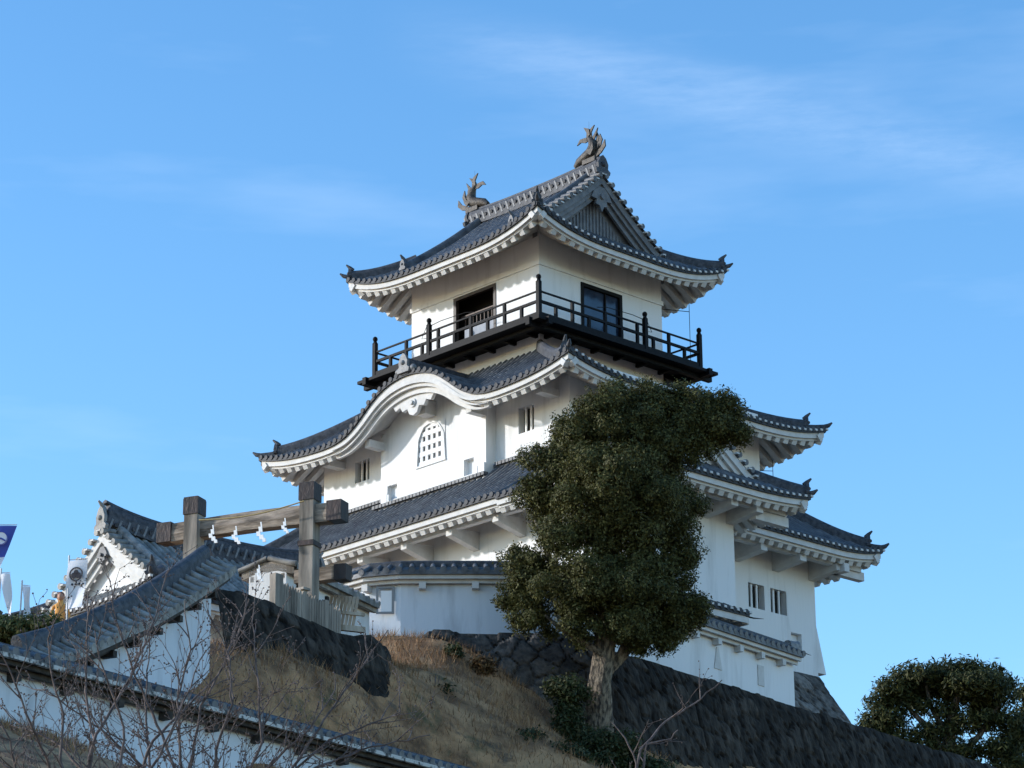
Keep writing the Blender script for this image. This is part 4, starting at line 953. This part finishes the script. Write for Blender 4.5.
# ------------------------------------------------------------------ picket fences
fence = empty('picket_fence', E0[2], 0, 'old grey picket fence on top of the low dark stone wall', 'fence')
f0, f1 = at(276, 606, 68.5), at(337, 634, 70.3)
hF = 1.05; fd2 = (f1-f0).normalized(); fp = Vector((fd2.x, fd2.y, 0)).normalized(); fq = Vector((fp.y, -fp.x, 0)); MF = Matrix((fp, fq*-1, Vector((0, 0, 1)))).transposed()
for k, t in enumerate((0, .42, .78)):
    p = f0.lerp(f1, t); hh = .80 if k == 0 else .70; mb = MB(); mb.box(p+Vector((0, 0, hh/2-.25)), (.28 if k == 0 else .14, .2, hh+.5), 0, MF)
    if k == 1: mb.box(p+Vector((0, 0, hh+.02)), (.26, .3, .06), 0, MF)
    part(mb, 'post', WOODG, fence)
me_ = None
for k in range(24):
    p = f0.lerp(f1, .06+.94*k/23); hh = .66+random.uniform(-.04, .04)
    mb = MB(); q = p+fq*.06; w_ = .078
    mb.prism([(-w_/2, -.3), (w_/2, -.3), (w_/2, hh-.08), (0, hh), (-w_/2, hh-.08)], q, fp, (0, 0, 1), fq, .035); part(mb, 'picket', WOODG, fence)
for z_ in (.12, .46): mb = MB(); mb.beam(f0+Vector((0, 0, z_))+fq*.02, f1+Vector((0, 0, z_))+fq*.02, .05, .10); part(mb, 'rail', RUST, fence)
f2 = empty('picket_fence', at(345, 632, 71), 0, 'short sunlit pale picket fence leaning at the end of the grey fence', 'fence')
WOODL = mat('sunlit_old_wood', (.20, .15, .10), (.50, .44, .36), 3, .85, .3, 8, (1, 1, .2))
g0, g1 = at(327, 626, 70.9), at(353, 630, 71.6)
for k in range(8):
    p = g0.lerp(g1, k/7); mb = MB(); mb.beam(p+Vector((-.02, 0, 0)), p+Vector((.12, 0, .80+.01*k)), .04, .075); part(mb, 'picket', WOODL, f2)
for z_, r_ in ((.42, .05), (.02, .09)): mb = MB(); mb.beam(g0+Vector((.0, .1, z_)), g1+Vector((.28, .1, z_)), r_*1.4, r_*1.6); part(mb, 'rail', WOODL, f2)

# ------------------------------------------------------------------ gabled building at the left
lb0 = at(104, 521, 84)
LB = empty('gabled_building', (lb0.x, lb0.y, 20.4), KT-R(90), 'white gabled castle building with grey tile roof and crest, behind the timber gate', 'building')
zl = 20.4
class LBm: pass
ze_l = 23.02-zl; T_ = 4.0
rf, a1, a2, a3 = irimoya(LB, -T_, T_, -1.1, 9.5, ze_l, 2.75, .35, 1.1, (1.3,)*4, ridge_w=.36, ridge_h=.62, gmat=PLASTER, bmat=TRIM, tile=TILE2, lattice=False, crest=True, rcurve=.35, kl=.7, finial=True, vw=.3)
mb = MB(); mb.bb(-T_+1.3, T_-1.3, -.2, 8.2, -1.5, ze_l+.2); mb.build('wall', PLASTER, LB)
mb = MB()
for k in range(5): mb.bb(-T_+1.4+k*1.25, -T_+1.6+k*1.25, -.28, -.2, 0.0, ze_l-.15)
mb.bb(-T_+1.2, T_-1.2, -.32, -.2, ze_l-.75, ze_l-.55); mb.build('timber_frame', WOODG, LB)
for k in range(4):
    x = -T_+1.75+k*1.25; mb = MB(); mb.bb(x, x+.75, -.25, -.2, .6, 1.9); mb.build('window', DARK, LB)
# entrance shed roof under the gate building
# ------------------------------------------------------------------ banners
def disc(mb, c, ud, nd, r, mi, n=20, th=.012, r0=0):
    ud, nd = Vector(ud), Vector(nd); c = Vector(c)
    if r0 == 0: mb.prism([(r*math.cos(2*math.pi*i/n), r*math.sin(2*math.pi*i/n)) for i in range(n)], c, ud, (0, 0, 1), nd, th, mi)
    else:
        for i in range(n):
            a, b_ = 2*math.pi*i/n, 2*math.pi*(i+1)/n
            mb.prism([(r0*math.cos(a), r0*math.sin(a)), (r*math.cos(a), r*math.sin(a)), (r*math.cos(b_), r*math.sin(b_)), (r0*math.cos(b_), r0*math.sin(b_))], c, ud, (0, 0, 1), nd, th, mi)
FLW = mat('white_banner_cloth', (.72, .73, .78), None, rough=.9); FLB = mat('blue_banner_cloth', (.05, .08, .36), None, rough=.9); FLK = mat('black_print', (.02, .02, .03), None, rough=.8); FLR = mat('red_print', (.45, .05, .06), None, rough=.9)
POLE = mat('banner_pole', (.5, .5, .5), None, rough=.4)
def banner(top, w, h, lean, label, crest=None, blue=0, rz=0, narrow=0, bow=.06, foot=2.2):
    """nobori banner: pole, top arm and hanging cloth; cloth hangs on the +x side of the pole"""
    T0 = Vector(top); root = empty('banner', T0-Vector((0, 0, h+foot)), 0, label, 'banner')
    ud = Vector((math.cos(rz), math.sin(rz), 0)); nd = Vector((math.sin(rz), -math.cos(rz), 0))
    mb = MB(); mb.tube([T0+Vector((0, 0, .12)), T0-Vector((0, 0, h+foot))-ud*lean*.3], .022, 6); mb.tube([T0, T0+ud*w], .012, 5); part(mb, 'pole', POLE, root)
    mb = MB(); n, m_ = 8, 16
    def P(u, v): return T0+ud*(w*u*(1-narrow*v)+lean*v)+Vector((0, 0, -h*v-.03))+nd*(bow*math.sin(3*u+5*v)*(.3+v))
    for off in (0, .012):
        vs = [P(i/n, j/m_)+nd*off for j in range(m_+1) for i in range(n+1)]
        fs = [(j*(n+1)+i, j*(n+1)+i+1, (j+1)*(n+1)+i+1, (j+1)*(n+1)+i) for j in range(m_) for i in range(n)]
        for f in fs: mb.add([vs[q] for q in f], [(0, 1, 2, 3)], 1 if f[0]//(n+1) < blue*m_ else 0, True)
    cl = part(mb, 'cloth', [FLW, FLB], root)
    if crest == 'ring':
        mb = MB(); c = P(.5, .30)+nd*.05; disc(mb, c, ud, nd, w*.36, 0, 24, .01, w*.29)
        disc(mb, c+Vector((0, 0, w*.10)), ud, nd, w*.12, 0); disc(mb, c+ud*w*.12-Vector((0, 0, w*.06)), ud, nd, w*.14, 0); disc(mb, c-ud*w*.12-Vector((0, 0, w*.06)), ud, nd, w*.14, 0)
        mb.build('crest', FLK, cl)
        c = P(.5, .50)+nd*.05
        for k in range(-2, 3): mb = MB(); mb.box(c+ud*k*.10, (.05, .01, .05)); mb.build('letter', FLK, cl)
    if crest == 'disc':
        mb = MB(); c = P(.5, .24)+nd*.07; disc(mb, c, ud, nd, w*.30, 0, 24); mb.build('crest', FLW, cl)
        mb = MB()
        for a in (90, 210, 330): mb.beam(c+nd*.02, c+nd*.02+ud*w*.24*math.cos(R(a))+Vector((0, 0, w*.24*math.sin(R(a)))), .02, .035)
        disc(mb, c+nd*.015-Vector((0, 0, 0)), ud, nd, w*.30, 0, 24, .008, w*.27); mb.build('crest_lines', FLB, cl)
        mb = MB(); c = P(.55, .68)+nd*.05; mb.box(c, (.14, .012, .05)); mb.box(c+Vector((-.04, 0, -.12)), (.05, .012, .16)); mb.box(c+Vector((.05, 0, -.2)), (.12, .012, .04)); mb.build('lettering', FLR, cl)
    return root
banner(at(69, 560, 71), .52, 1.25, -.08, 'white banner with a black ringed crest in front of the gabled building', 'ring', rz=R(-15))
banner(at(-6, 525, 66), .55, 1.35, -.22, 'blue topped white banner with a white disc crest at the left edge', 'disc', blue=.55, narrow=.45)
banner(at(22, 585, 70), .22, .95, .12, 'narrow plain white banner seen edge on beside the crested one', None, rz=R(30), narrow=.3, bow=.1)
banner(at(1, 573, 70), .24, 1.1, .22, 'pale tattered banner below the blue topped one at the left edge', None, rz=R(-10), narrow=.4, bow=.1)

# ------------------------------------------------------------------ person
def person(base, label):
    x, y, z = base; root = empty('person', base, 0, label, 'person')
    V = [(0, 0, .95), (0, 0, 1.12), (0, .0, 1.32), (0, 0, 1.45), (0, -.01, 1.54), (0, -.02, 1.66), (.10, 0, .90), (.11, .02, .50), (.11, .0, .08), (.12, -.12, .04), (-.10, 0, .90), (-.10, .03, .50), (-.11, .05, .08), (-.11, -.08, .04),
         (.18, 0, 1.40), (.24, .02, 1.15), (.20, -.14, .98), (-.18, 0, 1.40), (-.25, .0, 1.16), (-.17, -.16, 1.02)]
    Ed = [(0, 1), (1, 2), (2, 3), (3, 4), (4, 5), (0, 6), (6, 7), (7, 8), (8, 9), (0, 10), (10, 11), (11, 12), (12, 13), (3, 14), (14, 15), (15, 16), (3, 17), (17, 18), (18, 19)]
    Rd = [.15, .14, .16, .10, .055, .10, .095, .07, .05, .04, .095, .07, .05, .04, .06, .045, .035, .06, .045, .035]
    me = bpy.data.meshes.new('body'); me.from_pydata(V, Ed, []); o = bpy.data.objects.new('body', me); S.collection.objects.link(o); o.parent = root
    me.skin_vertices if False else None
    sk = o.modifiers.new('skin', 'SKIN'); 
    if not me.skin_vertices: pass
    for i, sv in enumerate(me.skin_vertices[0].data): sv.radius = (Rd[i], Rd[i]*.85); sv.use_root = i == 0
    ss = o.modifiers.new('sub', 'SUBSURF'); ss.levels = 2; ss.render_levels = 2; o.modifiers['skin'].use_smooth_shade = True
    me.materials.append(mat('orange_coat', (.62, .26, .06), (.75, .40, .12), 6, .9))
    mb = MB(); mb.ball((0, -.02, 1.66), .10, 0, 14, 10, (.88, 1, 1.18)); mb.ball((0, -.125, 1.65), .018); mb.ball((-.09, 0, 1.65), .02); mb.ball((.09, 0, 1.65), .02); mb.build('head', mat('skin_tone', (.42, .22, .14), None, rough=.6), root)
    mb = MB(); mb.ball((0, .015, 1.70), .108, 0, 14, 8, (.95, 1, 1.05)); mb.build('hair', mat('brown_hair', (.16, .05, .03), None, rough=.7), root)
    return root
pp = at(61, 595, 74); person((pp.x, pp.y, pp.z-1.72), 'person in an orange coat standing behind the stepped wall beside the crested banner')

# ------------------------------------------------------------------ foliage
def mesh_np(name, V, nper, mats, parent=None):
    n = len(V)//nper; me = bpy.data.meshes.new(name); me.vertices.add(len(V)); me.vertices.foreach_set('co', V.astype(np.float32).ravel())
    me.loops.add(len(V)); me.loops.foreach_set('vertex_index', np.arange(len(V), dtype=np.int32))
    me.polygons.add(n); me.polygons.foreach_set('loop_start', np.arange(0, len(V), nper, dtype=np.int32)); me.polygons.foreach_set('loop_total', np.full(n, nper, dtype=np.int32))
    me.update(calc_edges=True); me.materials.append(mats); o = bpy.data.objects.new(name, me); S.collection.objects.link(o)
    if parent is not None: o.parent = parent
    return o
def leaves(C, Nrm, size, aspect=.45, rng=RNG, tiltz=.3):
    """rhombic leaves at centres C, facing roughly Nrm"""
    n = len(C); N = Nrm+rng.normal(0, .55, (n, 3)); N[:, 2] += tiltz; N /= np.linalg.norm(N, axis=1)[:, None]
    a = rng.normal(0, 1, (n, 3)); a -= N*(a*N).sum(1)[:, None]; a /= np.linalg.norm(a, axis=1)[:, None]; b = np.cross(N, a)
    s = size*rng.uniform(.6, 1.3, n)[:, None]
    V = np.stack([C-a*s, C+b*s*aspect, C+a*s, C-b*s*aspect], 1); return V.reshape(-1, 3)
def crown(lobes, nclump, per, csize, lsize, rng, shell=.62, keep_=None, aspect=.45):
    vol = np.array([r[0]*r[2] for c, r in lobes]); pick = rng.choice(len(lobes), nclump, p=vol/vol.sum())
    c = np.array([lobes[i][0] for i in pick]); r = np.array([lobes[i][1] for i in pick])
    d = rng.normal(0, 1, (nclump, 3)); d /= np.linalg.norm(d, axis=1)[:, None]
    rad = (rng.uniform(shell**3, 1, nclump)**(1/3))[:, None]*rng.uniform(.88, 1.10, nclump)[:, None]
    P = c+d*r*rad
    cc = np.repeat(P, per, 0); dd = np.repeat(d, per, 0); off = rng.normal(0, csize, cc.shape)
    return leaves(cc+off, dd, lsize, aspect, rng)
def lobe(px, py, rpx, Y, sy=1.0, sz=1.0):
    r = rpx*1.07*Y/2884/.97; return (tuple(at(px, py, Y)), (r, r*sy, r*sz))
# big evergreen in front of the keep
TY = 77.5; rng = np.random.default_rng(21)
LB_ = [(648, 424, 44, 0), (600, 432, 42, -.3), (690, 415, 32, .2), (722, 412, 26, .3), (733, 432, 18, .2), (706, 440, 28, 0), (565, 462, 44, -.2), (612, 478, 52, -.9), (656, 468, 44, .3), (545, 500, 30, .2), (582, 520, 46, -.8), (640, 525, 50, -.5), (672, 505, 30, .6), (676, 545, 30, .3),
       (520, 565, 22, .3), (540, 578, 28, 0), (575, 585, 42, -.7), (622, 590, 46, -.6), (668, 590, 34, 0), (690, 610, 18, .2), (515, 597, 18, .4), (530, 612, 22, 0), (580, 620, 28, -.3), (640, 628, 28, .4), (676, 622, 26, .3), (697, 605, 12, .2), (616, 405, 24, 0), (572, 432, 22, 0), (640, 398, 20, .1), (672, 398, 18, .1), (640, 646, 10, .2), (548, 630, 10, .2), (660, 640, 14, .2)]
lobes = [lobe(px, py, r, TY+dy) for px, py, r, dy in LB_]
tb = at(598, 742, 78.2); tb.z = gz(tb.x, tb.y)-.2
tree = empty('evergreen_tree', tb, 0, 'large dark evergreen tree with a thick trunk standing in front of the white keep', 'tree')
sub = []
for c, r in lobes:
    for k in range(11):
        d = rng.normal(0, 1, 3); d /= np.linalg.norm(d); q = rng.uniform(.28, .48)
        sub.append((tuple(np.array(c)+d*np.array(r)*rng.uniform(.55, .80)), tuple(np.array(r)*q*np.array([1.1, 1.1, .8]))))
core = [(c, tuple(np.array(r)*.62)) for c, r in lobes]
V1 = crown(sub, 14500, 20, .075, .046, rng, .70); V2 = crown(core, 3600, 16, .12, .052, rng, .4)
o = mesh_np('crown', np.concatenate([V1, V2])-np.array(tb), 4, LEAF, tree)
def trunk_mesh(pts, rads, n=18, seed=0, amp=.12):
    mb = MB(); out = []; ra = []
    for i in range(len(pts)-1):
        for k in range(8): f = k/8; out.append(Vector(pts[i]).lerp(Vector(pts[i+1]), f)); ra.append(rads[i]*(1-f)+rads[i+1]*f)
    out.append(Vector(pts[-1])); ra.append(rads[-1]); mb.tube(out, ra, n)
    r = random.Random(seed); ph = [r.uniform(0, 6) for _ in range(6)]
    V = []
    for i, v in enumerate(mb.v[:len(out)*n]):
        c = out[i//n]; a = 2*math.pi*(i % n)/n; d = Vector(v)-c; k = 1+amp*(math.sin(3*a+ph[0]+i//n*.10)+.6*math.sin(5*a+ph[1]-i//n*.16)+.5*math.sin(9*a+ph[2])+.8*(r.random()-.5))
        V.append(tuple(c+d*k))
    mb.v[:len(out)*n] = V; return mb
def loc(px, py, Y): return at(px, py, Y)-tb
mb = trunk_mesh([Vector((0, 0, -.3)), loc(599, 715, 78), loc(600, 685, 77.8), loc(604, 655, 77.6), loc(606, 620, 77.5), loc(610, 560, 77.5), loc(622, 480, 77.5), loc(640, 420, 77.6)], [.50, .37, .32, .29, .25, .18, .12, .05], 28, 4, .09)
tk = mb.build('trunk', BARK, tree)
for pts, rd in (([(608, 672, 77.8), (622, 655, 77.9), (634, 630, 78.0), (650, 585, 78.1), (672, 540, 78)], [.13, .17, .15, .10, .04]), ([(606, 640, 77.5), (580, 600, 77.3), (550, 560, 77.4), (535, 520, 77.4)], [.2, .14, .09, .03]),
                ([(610, 570, 77.5), (580, 520, 77.2), (565, 470, 77.3)], [.15, .10, .03]), ([(618, 520, 77.5), (660, 470, 77.8), (710, 430, 77.8)], [.14, .09, .03]), ([(604, 655, 77.4), (560, 628, 77.2), (545, 615, 77.2)], [.10, .07, .03])):
    trunk_mesh([loc(*q) for q in pts], rd, 10, 5).build('limb', BARK, tree)
# spreading pines at the right edge
def pine(name, label, pads, base, stems, seed, nn):
    rng = np.random.default_rng(seed); root = empty(name, base, 0, label, 'tree', 'pines beyond the stone wall')
    lb = []
    for px, py, rx, ry, Y in pads:
        c = at(px, py, Y); k = Y/2884/.97; lb.append((tuple(c), (rx*k*1.1, rx*k*.9, ry*k*1.05)))
    V = crown(lb, nn, 12, .16, .13, rng, .5, aspect=.28)
    mesh_np('crown', V-np.array(base), 4, PINE, root)
    for pts, rd in stems: trunk_mesh([at(*q)-Vector(base) for q in pts], rd, 9, seed, .06).build('trunk' if rd[0] > .3 else 'limb', BARK, root)
Yp = 126
pads = [(926, 676, 34, 8, Yp), (958, 670, 22, 7, Yp), (982, 674, 22, 8, Yp), (1000, 684, 15, 7, Yp), (896, 688, 20, 9, Yp), (880, 704, 14, 8, Yp), (885, 720, 22, 9, Yp), (915, 706, 20, 6, Yp), (958, 694, 26, 8, Yp+1), (990, 698, 26, 8, Yp), (940, 731, 22, 7, Yp),
        (972, 722, 24, 7, Yp), (903, 738, 20, 7, Yp), (930, 746, 16, 6, Yp), (1008, 722, 20, 8, Yp), (960, 752, 22, 9, Yp), (880, 735, 12, 6, Yp), (1000, 748, 22, 9, Yp), (945, 712, 14, 5, Yp), (1012, 765, 22, 9, Yp), (930, 768, 20, 8, Yp), (940, 683, 30, 9, Yp+1), (975, 684, 30, 9, Yp-1), (910, 695, 22, 8, Yp+1), (870, 728, 12, 7, Yp), (895, 750, 18, 7, Yp), (985, 710, 20, 6, Yp+1), (1018, 735, 16, 8, Yp)]
pb_ = at(952, 860, Yp); pb_.z -= 1
pine('pine_tree', 'spreading pine with layered branches and sky showing through, right edge beyond the stone wall', pads, pb_,
     [([(952, 870, Yp), (952, 800, Yp), (948, 750, Yp), (952, 715, Yp), (962, 685, Yp)], [.5, .42, .32, .2, .08]), ([(948, 760, Yp), (925, 725, Yp), (900, 700, Yp)], [.2, .14, .05]), ([(952, 765, Yp), (980, 735, Yp), (1002, 700, Yp)], [.2, .13, .05]), ([(949, 740, Yp), (930, 705, Yp), (925, 680, Yp)], [.14, .10, .04]), ([(950, 775, Yp), (905, 742, Yp), (882, 722, Yp)], [.14, .09, .04])], 31, 3800)
pads2 = [(1024, 694, 12, 6, 134), (1044, 690, 25, 8, 134), (1035, 712, 20, 7, 134), (1055, 735, 24, 8, 134), (1030, 742, 18, 7, 134), (1075, 710, 26, 8, 134), (1045, 765, 20, 9, 134)]
pb2 = at(1055, 860, 134); pb2.z -= 1
pine('pine_tree', 'second pine cut off by the right edge, just behind the spreading one', pads2, pb2, [([(1055, 870, 134), (1052, 800, 134), (1050, 720, 134)], [.45, .35, .1])], 32, 700)
# bushes
def bush(px, py, Y, rpx, label, seed, m_=BUSH, nn=260, sz=.8, ls=.06):
    rng = np.random.default_rng(seed); c = at(px, py, Y); lb = []; r = rpx*Y/2884
    for k in range(6): d = rng.normal(0, .45, 3)*r; lb.append(((c.x+d[0], c.y+d[1]*.6, c.z+d[2]*.5*sz), (r*.6, r*.6, r*.55*sz)))
    z0 = gz(c.x, c.y)
    for k in range(5): lb.append(((c.x+rng.normal(0, .5)*r, c.y+rng.normal(0, .3)*r, z0+(c.z-z0)*rng.uniform(.15, .7)), (r*.55, r*.55, max(.2, (c.z-z0)*.4))))
    root = empty('bush', (c.x, c.y, z0), 0, label, 'bush', 'bushes on the slope')
    V = crown(lb, int(nn*1.5), 12, .09, ls, rng, .3); mesh_np('foliage', V-np.array((c.x, c.y, z0)), 4, m_, root)
    mb = MB()
    for k in range(5):
        a = k*1.256; mb.tube([(0, 0, -.1), (math.cos(a)*r*.2, math.sin(a)*r*.2, (c.z-z0)*.6+.1), (math.cos(a)*r*.45, math.sin(a)*r*.45, max(.2, c.z-z0+r*.2))], [.03, .02, .008], 5)
    mb.build('stems', TWIG, root)
bush(566, 690, 77.2, 18, 'tall green bush against the left side of the big tree trunk', 41, nn=500)
bush(434, 716, 74, 12, 'small dark bush alone on the dry grass slope', 42, nn=160)
bush(530, 750, 73.5, 16, 'dark bush low on the slope left of the tree trunk base', 43, nn=380)
bush(565, 758, 73.5, 20, 'bush at the bottom edge just below the big tree trunk', 44, nn=300)
bush(618, 745, 76, 26, 'scrubby bush right of the big tree trunk base', 45, nn=420)
bush(650, 768, 76, 24, 'bush at the bottom edge beneath the dark stone wall', 46, nn=300)
bush(452, 652, 78.3, 7, 'small green weed clump at the top of the slope under the pale wall', 48, nn=70, sz=.5)
bush(482, 664, 78.0, 8, 'rusty green weed clump at the foot of the lozenge stone wall', 49, nn=80, sz=.5, m_=leafmat('rusty_weed', (.06, .035, .015), (.12, .07, .03), (.20, .12, .05)))
bush(590, 735, 76.5, 10, 'tiny shrub at the foot of the big tree trunk', 47, nn=90)
rng = np.random.default_rng(50)
hb = at(20, 630, 70); lb = [lobe(x_, 632+random.uniform(-3, 3), 13, 70, 2) for x_ in range(-30, 60, 8)]
o = mesh_np('hedge', crown(lb, 900, 12, .08, .06, rng, .4)-np.array(hb), 4, leafmat('hedge_leaf', (.03, .05, .015), (.07, .09, .03), (.14, .13, .05)))
o.location = hb; tag(o, 'low clipped green hedge below the banners at the left edge', 'hedge')
# dry grass over the slope
rng = np.random.default_rng(60); n = 60000
X = rng.uniform(-9, 4.5, n); Y_ = rng.uniform(58, 84.5, n); P = np.stack([X, Y_], 1); dens = vnoise(P, .9, 9)*.6+vnoise(P, 2.5, 10)*.4
k_ = rng.random(n) < np.clip(dens*1.6-.1, 0, 1); P = P[k_]
X = rng.uniform(-13, -8, 9000); Y_ = rng.uniform(52, 60, 9000); P = np.concatenate([P, np.stack([X, Y_], 1)]); Z = ground(P)+(vnoise(P, .6, 1)-.5)*.28+(vnoise(P, 1.7, 2)-.5)*.14
n = len(P); hgt = rng.uniform(.08, .26, n)*(.5+vnoise(P, 1.3, 14)); ang = rng.uniform(0, 6.28, n); w_ = .012; lean = rng.normal(0, .10, (n, 2))
B0 = np.stack([P[:, 0]-w_*np.cos(ang), P[:, 1]-w_*np.sin(ang), Z-.04], 1); B1 = np.stack([P[:, 0]+w_*np.cos(ang), P[:, 1]+w_*np.sin(ang), Z-.04], 1); Tt = np.stack([P[:, 0]+lean[:, 0], P[:, 1]+lean[:, 1], Z+hgt], 1)
o = mesh_np('dry_grass', np.stack([B0, B1, Tt], 1).reshape(-1, 3), 3, STRAW); o['kind'] = 'stuff'

# ------------------------------------------------------------------ bare cherry trees in the foreground
def bare_tree(name, label, base, trunk_top, stems, Y, seed, dens=1.0, r0=.017, group=None):
    r = random.Random(seed); base = Vector(base); root = empty(name, base, 0, label, 'tree', group)
    mb = MB(); tt = Vector(trunk_top)
    trunk = MB(); trunk.tube([base-base, (base.lerp(tt, .5)-base)+Vector((.05, 0, 0)), tt-base], [.12, .08, .05], 10); trunk.build('trunk', TWIG, root)
    def twig(p, d, L, rad, lvl):
        n = max(3, int(L/.07)); pts = [p]; cur = p.copy(); dd = d.normalized()
        for i in range(n):
            dd = (dd+Vector((r.gauss(0, .10), r.gauss(0, .10), r.gauss(.03, .08)))).normalized(); cur = cur+dd*(L/n); pts.append(cur.copy())
            if lvl < 2 and r.random() < (.5 if lvl == 0 else .4)*dens:
                a = Vector((r.gauss(0, 1), r.gauss(0, 1), r.gauss(.3, .8))).normalized(); sd = (dd*.9+a*.75).normalized()
                twig(cur.copy(), sd, L*r.uniform(.25, .55), rad*.55*(1-i/n*.5), lvl+1)
            elif r.random() < .5: mb.ball(cur+Vector((r.gauss(0, .008), 0, r.gauss(0, .008))), .0075+.003*r.random(), 0, 5, 3)
        rr = [max(.0022, rad*(1-.85*i/n)) for i in range(n+1)]
        mb.tube(pts, rr, 5)
    for st in stems:
        pts = [at(px, py, Y+dy) for px, py, dy in st]
        full = [tt]+pts; seq = []
        for i in range(len(full)-1):
            m_ = max(2, int((full[i+1]-full[i]).length/.10))
            for k in range(m_): seq.append(full[i].lerp(full[i+1], k/m_)+Vector((r.gauss(0, .006), r.gauss(0, .006), r.gauss(0, .006))))
        seq.append(full[-1]); n = len(seq)
        mb.tube(seq, [max(.004, r0*1.25*(1-.8*i/n)) for i in range(n)], 7)
        for i in range(int(n*.15), n):
            if r.random() < .72*dens:
                dd = (seq[min(i+1, n-1)]-seq[max(i-1, 0)]).normalized(); a = Vector((r.gauss(0, 1), r.gauss(0, .8), r.gauss(.2, .8))).normalized()
                twig(seq[i], (dd*.8+a*.8), r.uniform(.25, .85)*(1.1-.5*i/n), r0*.42, 0)
    o = mb.build('branches', TWIG, root); o.location = -base
    return root
YC = 25.0
b1 = Vector((-4.0, YC, gz(-4.0, YC))); 
bare_tree('cherry_tree', 'bare budding cherry tree with several thin stems at the bottom left corner', b1, at(75, 860, YC),
          [[(87, 768, 0), (96, 735, 0), (129, 681, .3), (157, 613, .5), (166, 575, .6)], [(50, 768, 0), (33, 727, -.3), (17, 687, -.4), (2, 655, -.5)], [(94, 740, .2), (86, 705, .3), (86, 640, .3), (88, 592, .4)], [(20, 800, -.2), (10, 740, -.4), (-10, 700, -.5)],
           [(110, 800, .4), (60, 745, .6), (20, 725, .8), (-5, 700, .9)], [(70, 790, -.3), (60, 760, -.3), (62, 715, -.3), (50, 670, -.4), (48, 640, -.4)], [(115, 790, -.2), (125, 740, -.2), (115, 700, -.3), (100, 660, -.4), (95, 630, -.4)], [(40, 790, .3), (5, 765, .3), (-30, 730, .3)], [(130, 800, .3), (160, 755, .4), (185, 700, .5), (200, 660, .5)]], YC, 71)
b2 = Vector((-2.9, YC+1, gz(-2.9, YC+1)))
bare_tree('cherry_tree', 'bare budding cherry tree spreading in front of the roof line, right of the corner tree', b2, at(195, 870, YC+1),
          [[(142, 768, 0), (153, 740, 0), (197, 698, .2), (219, 674, .3), (240, 620, .4)], [(175, 768, -.3), (153, 713, -.3), (131, 663, -.4), (120, 633, -.4), (112, 600, -.5)], [(190, 768, .3), (201, 707, .3), (233, 649, .4), (249, 600, .5)],
           [(240, 790, 0), (262, 742, 0), (259, 690, 0), (252, 622, .1)], [(285, 780, .2), (293, 768, .2), (337, 701, .4), (375, 649, .5), (388, 630, .5)], [(150, 780, .2), (145, 700, .4), (150, 640, .5)], [(270, 790, .2), (330, 740, .4), (400, 712, .5)], [(215, 790, -.2), (215, 750, -.3), (232, 705, -.4), (230, 660, -.4), (215, 625, -.4)], [(165, 790, -.2), (120, 745, -.3), (80, 715, -.4), (45, 690, -.5)], [(230, 800, .3), (270, 765, .3), (310, 728, .3), (335, 690, .4)], [(180, 760, .1), (178, 700, .1), (190, 650, .1), (185, 600, .1)], [(250, 800, .2), (300, 775, .2), (360, 750, .3), (430, 735, .4)]], YC+1, 72)
b3 = Vector((1.7, 33, gz(1.7, 33)))
bare_tree('sapling', 'bare pale sapling branch rising at the bottom centre in front of the dark stone wall', b3, at(632, 850, 33),
          [[(636, 768, 0), (641, 750, 0), (665, 722, .2), (700, 700, .3), (722, 680, .3)], [(646, 745, 0), (672, 738, .1), (678, 730, .1)], [(636, 762, 0), (625, 738, 0), (612, 722, 0)]], 33, 73, .35, .020)
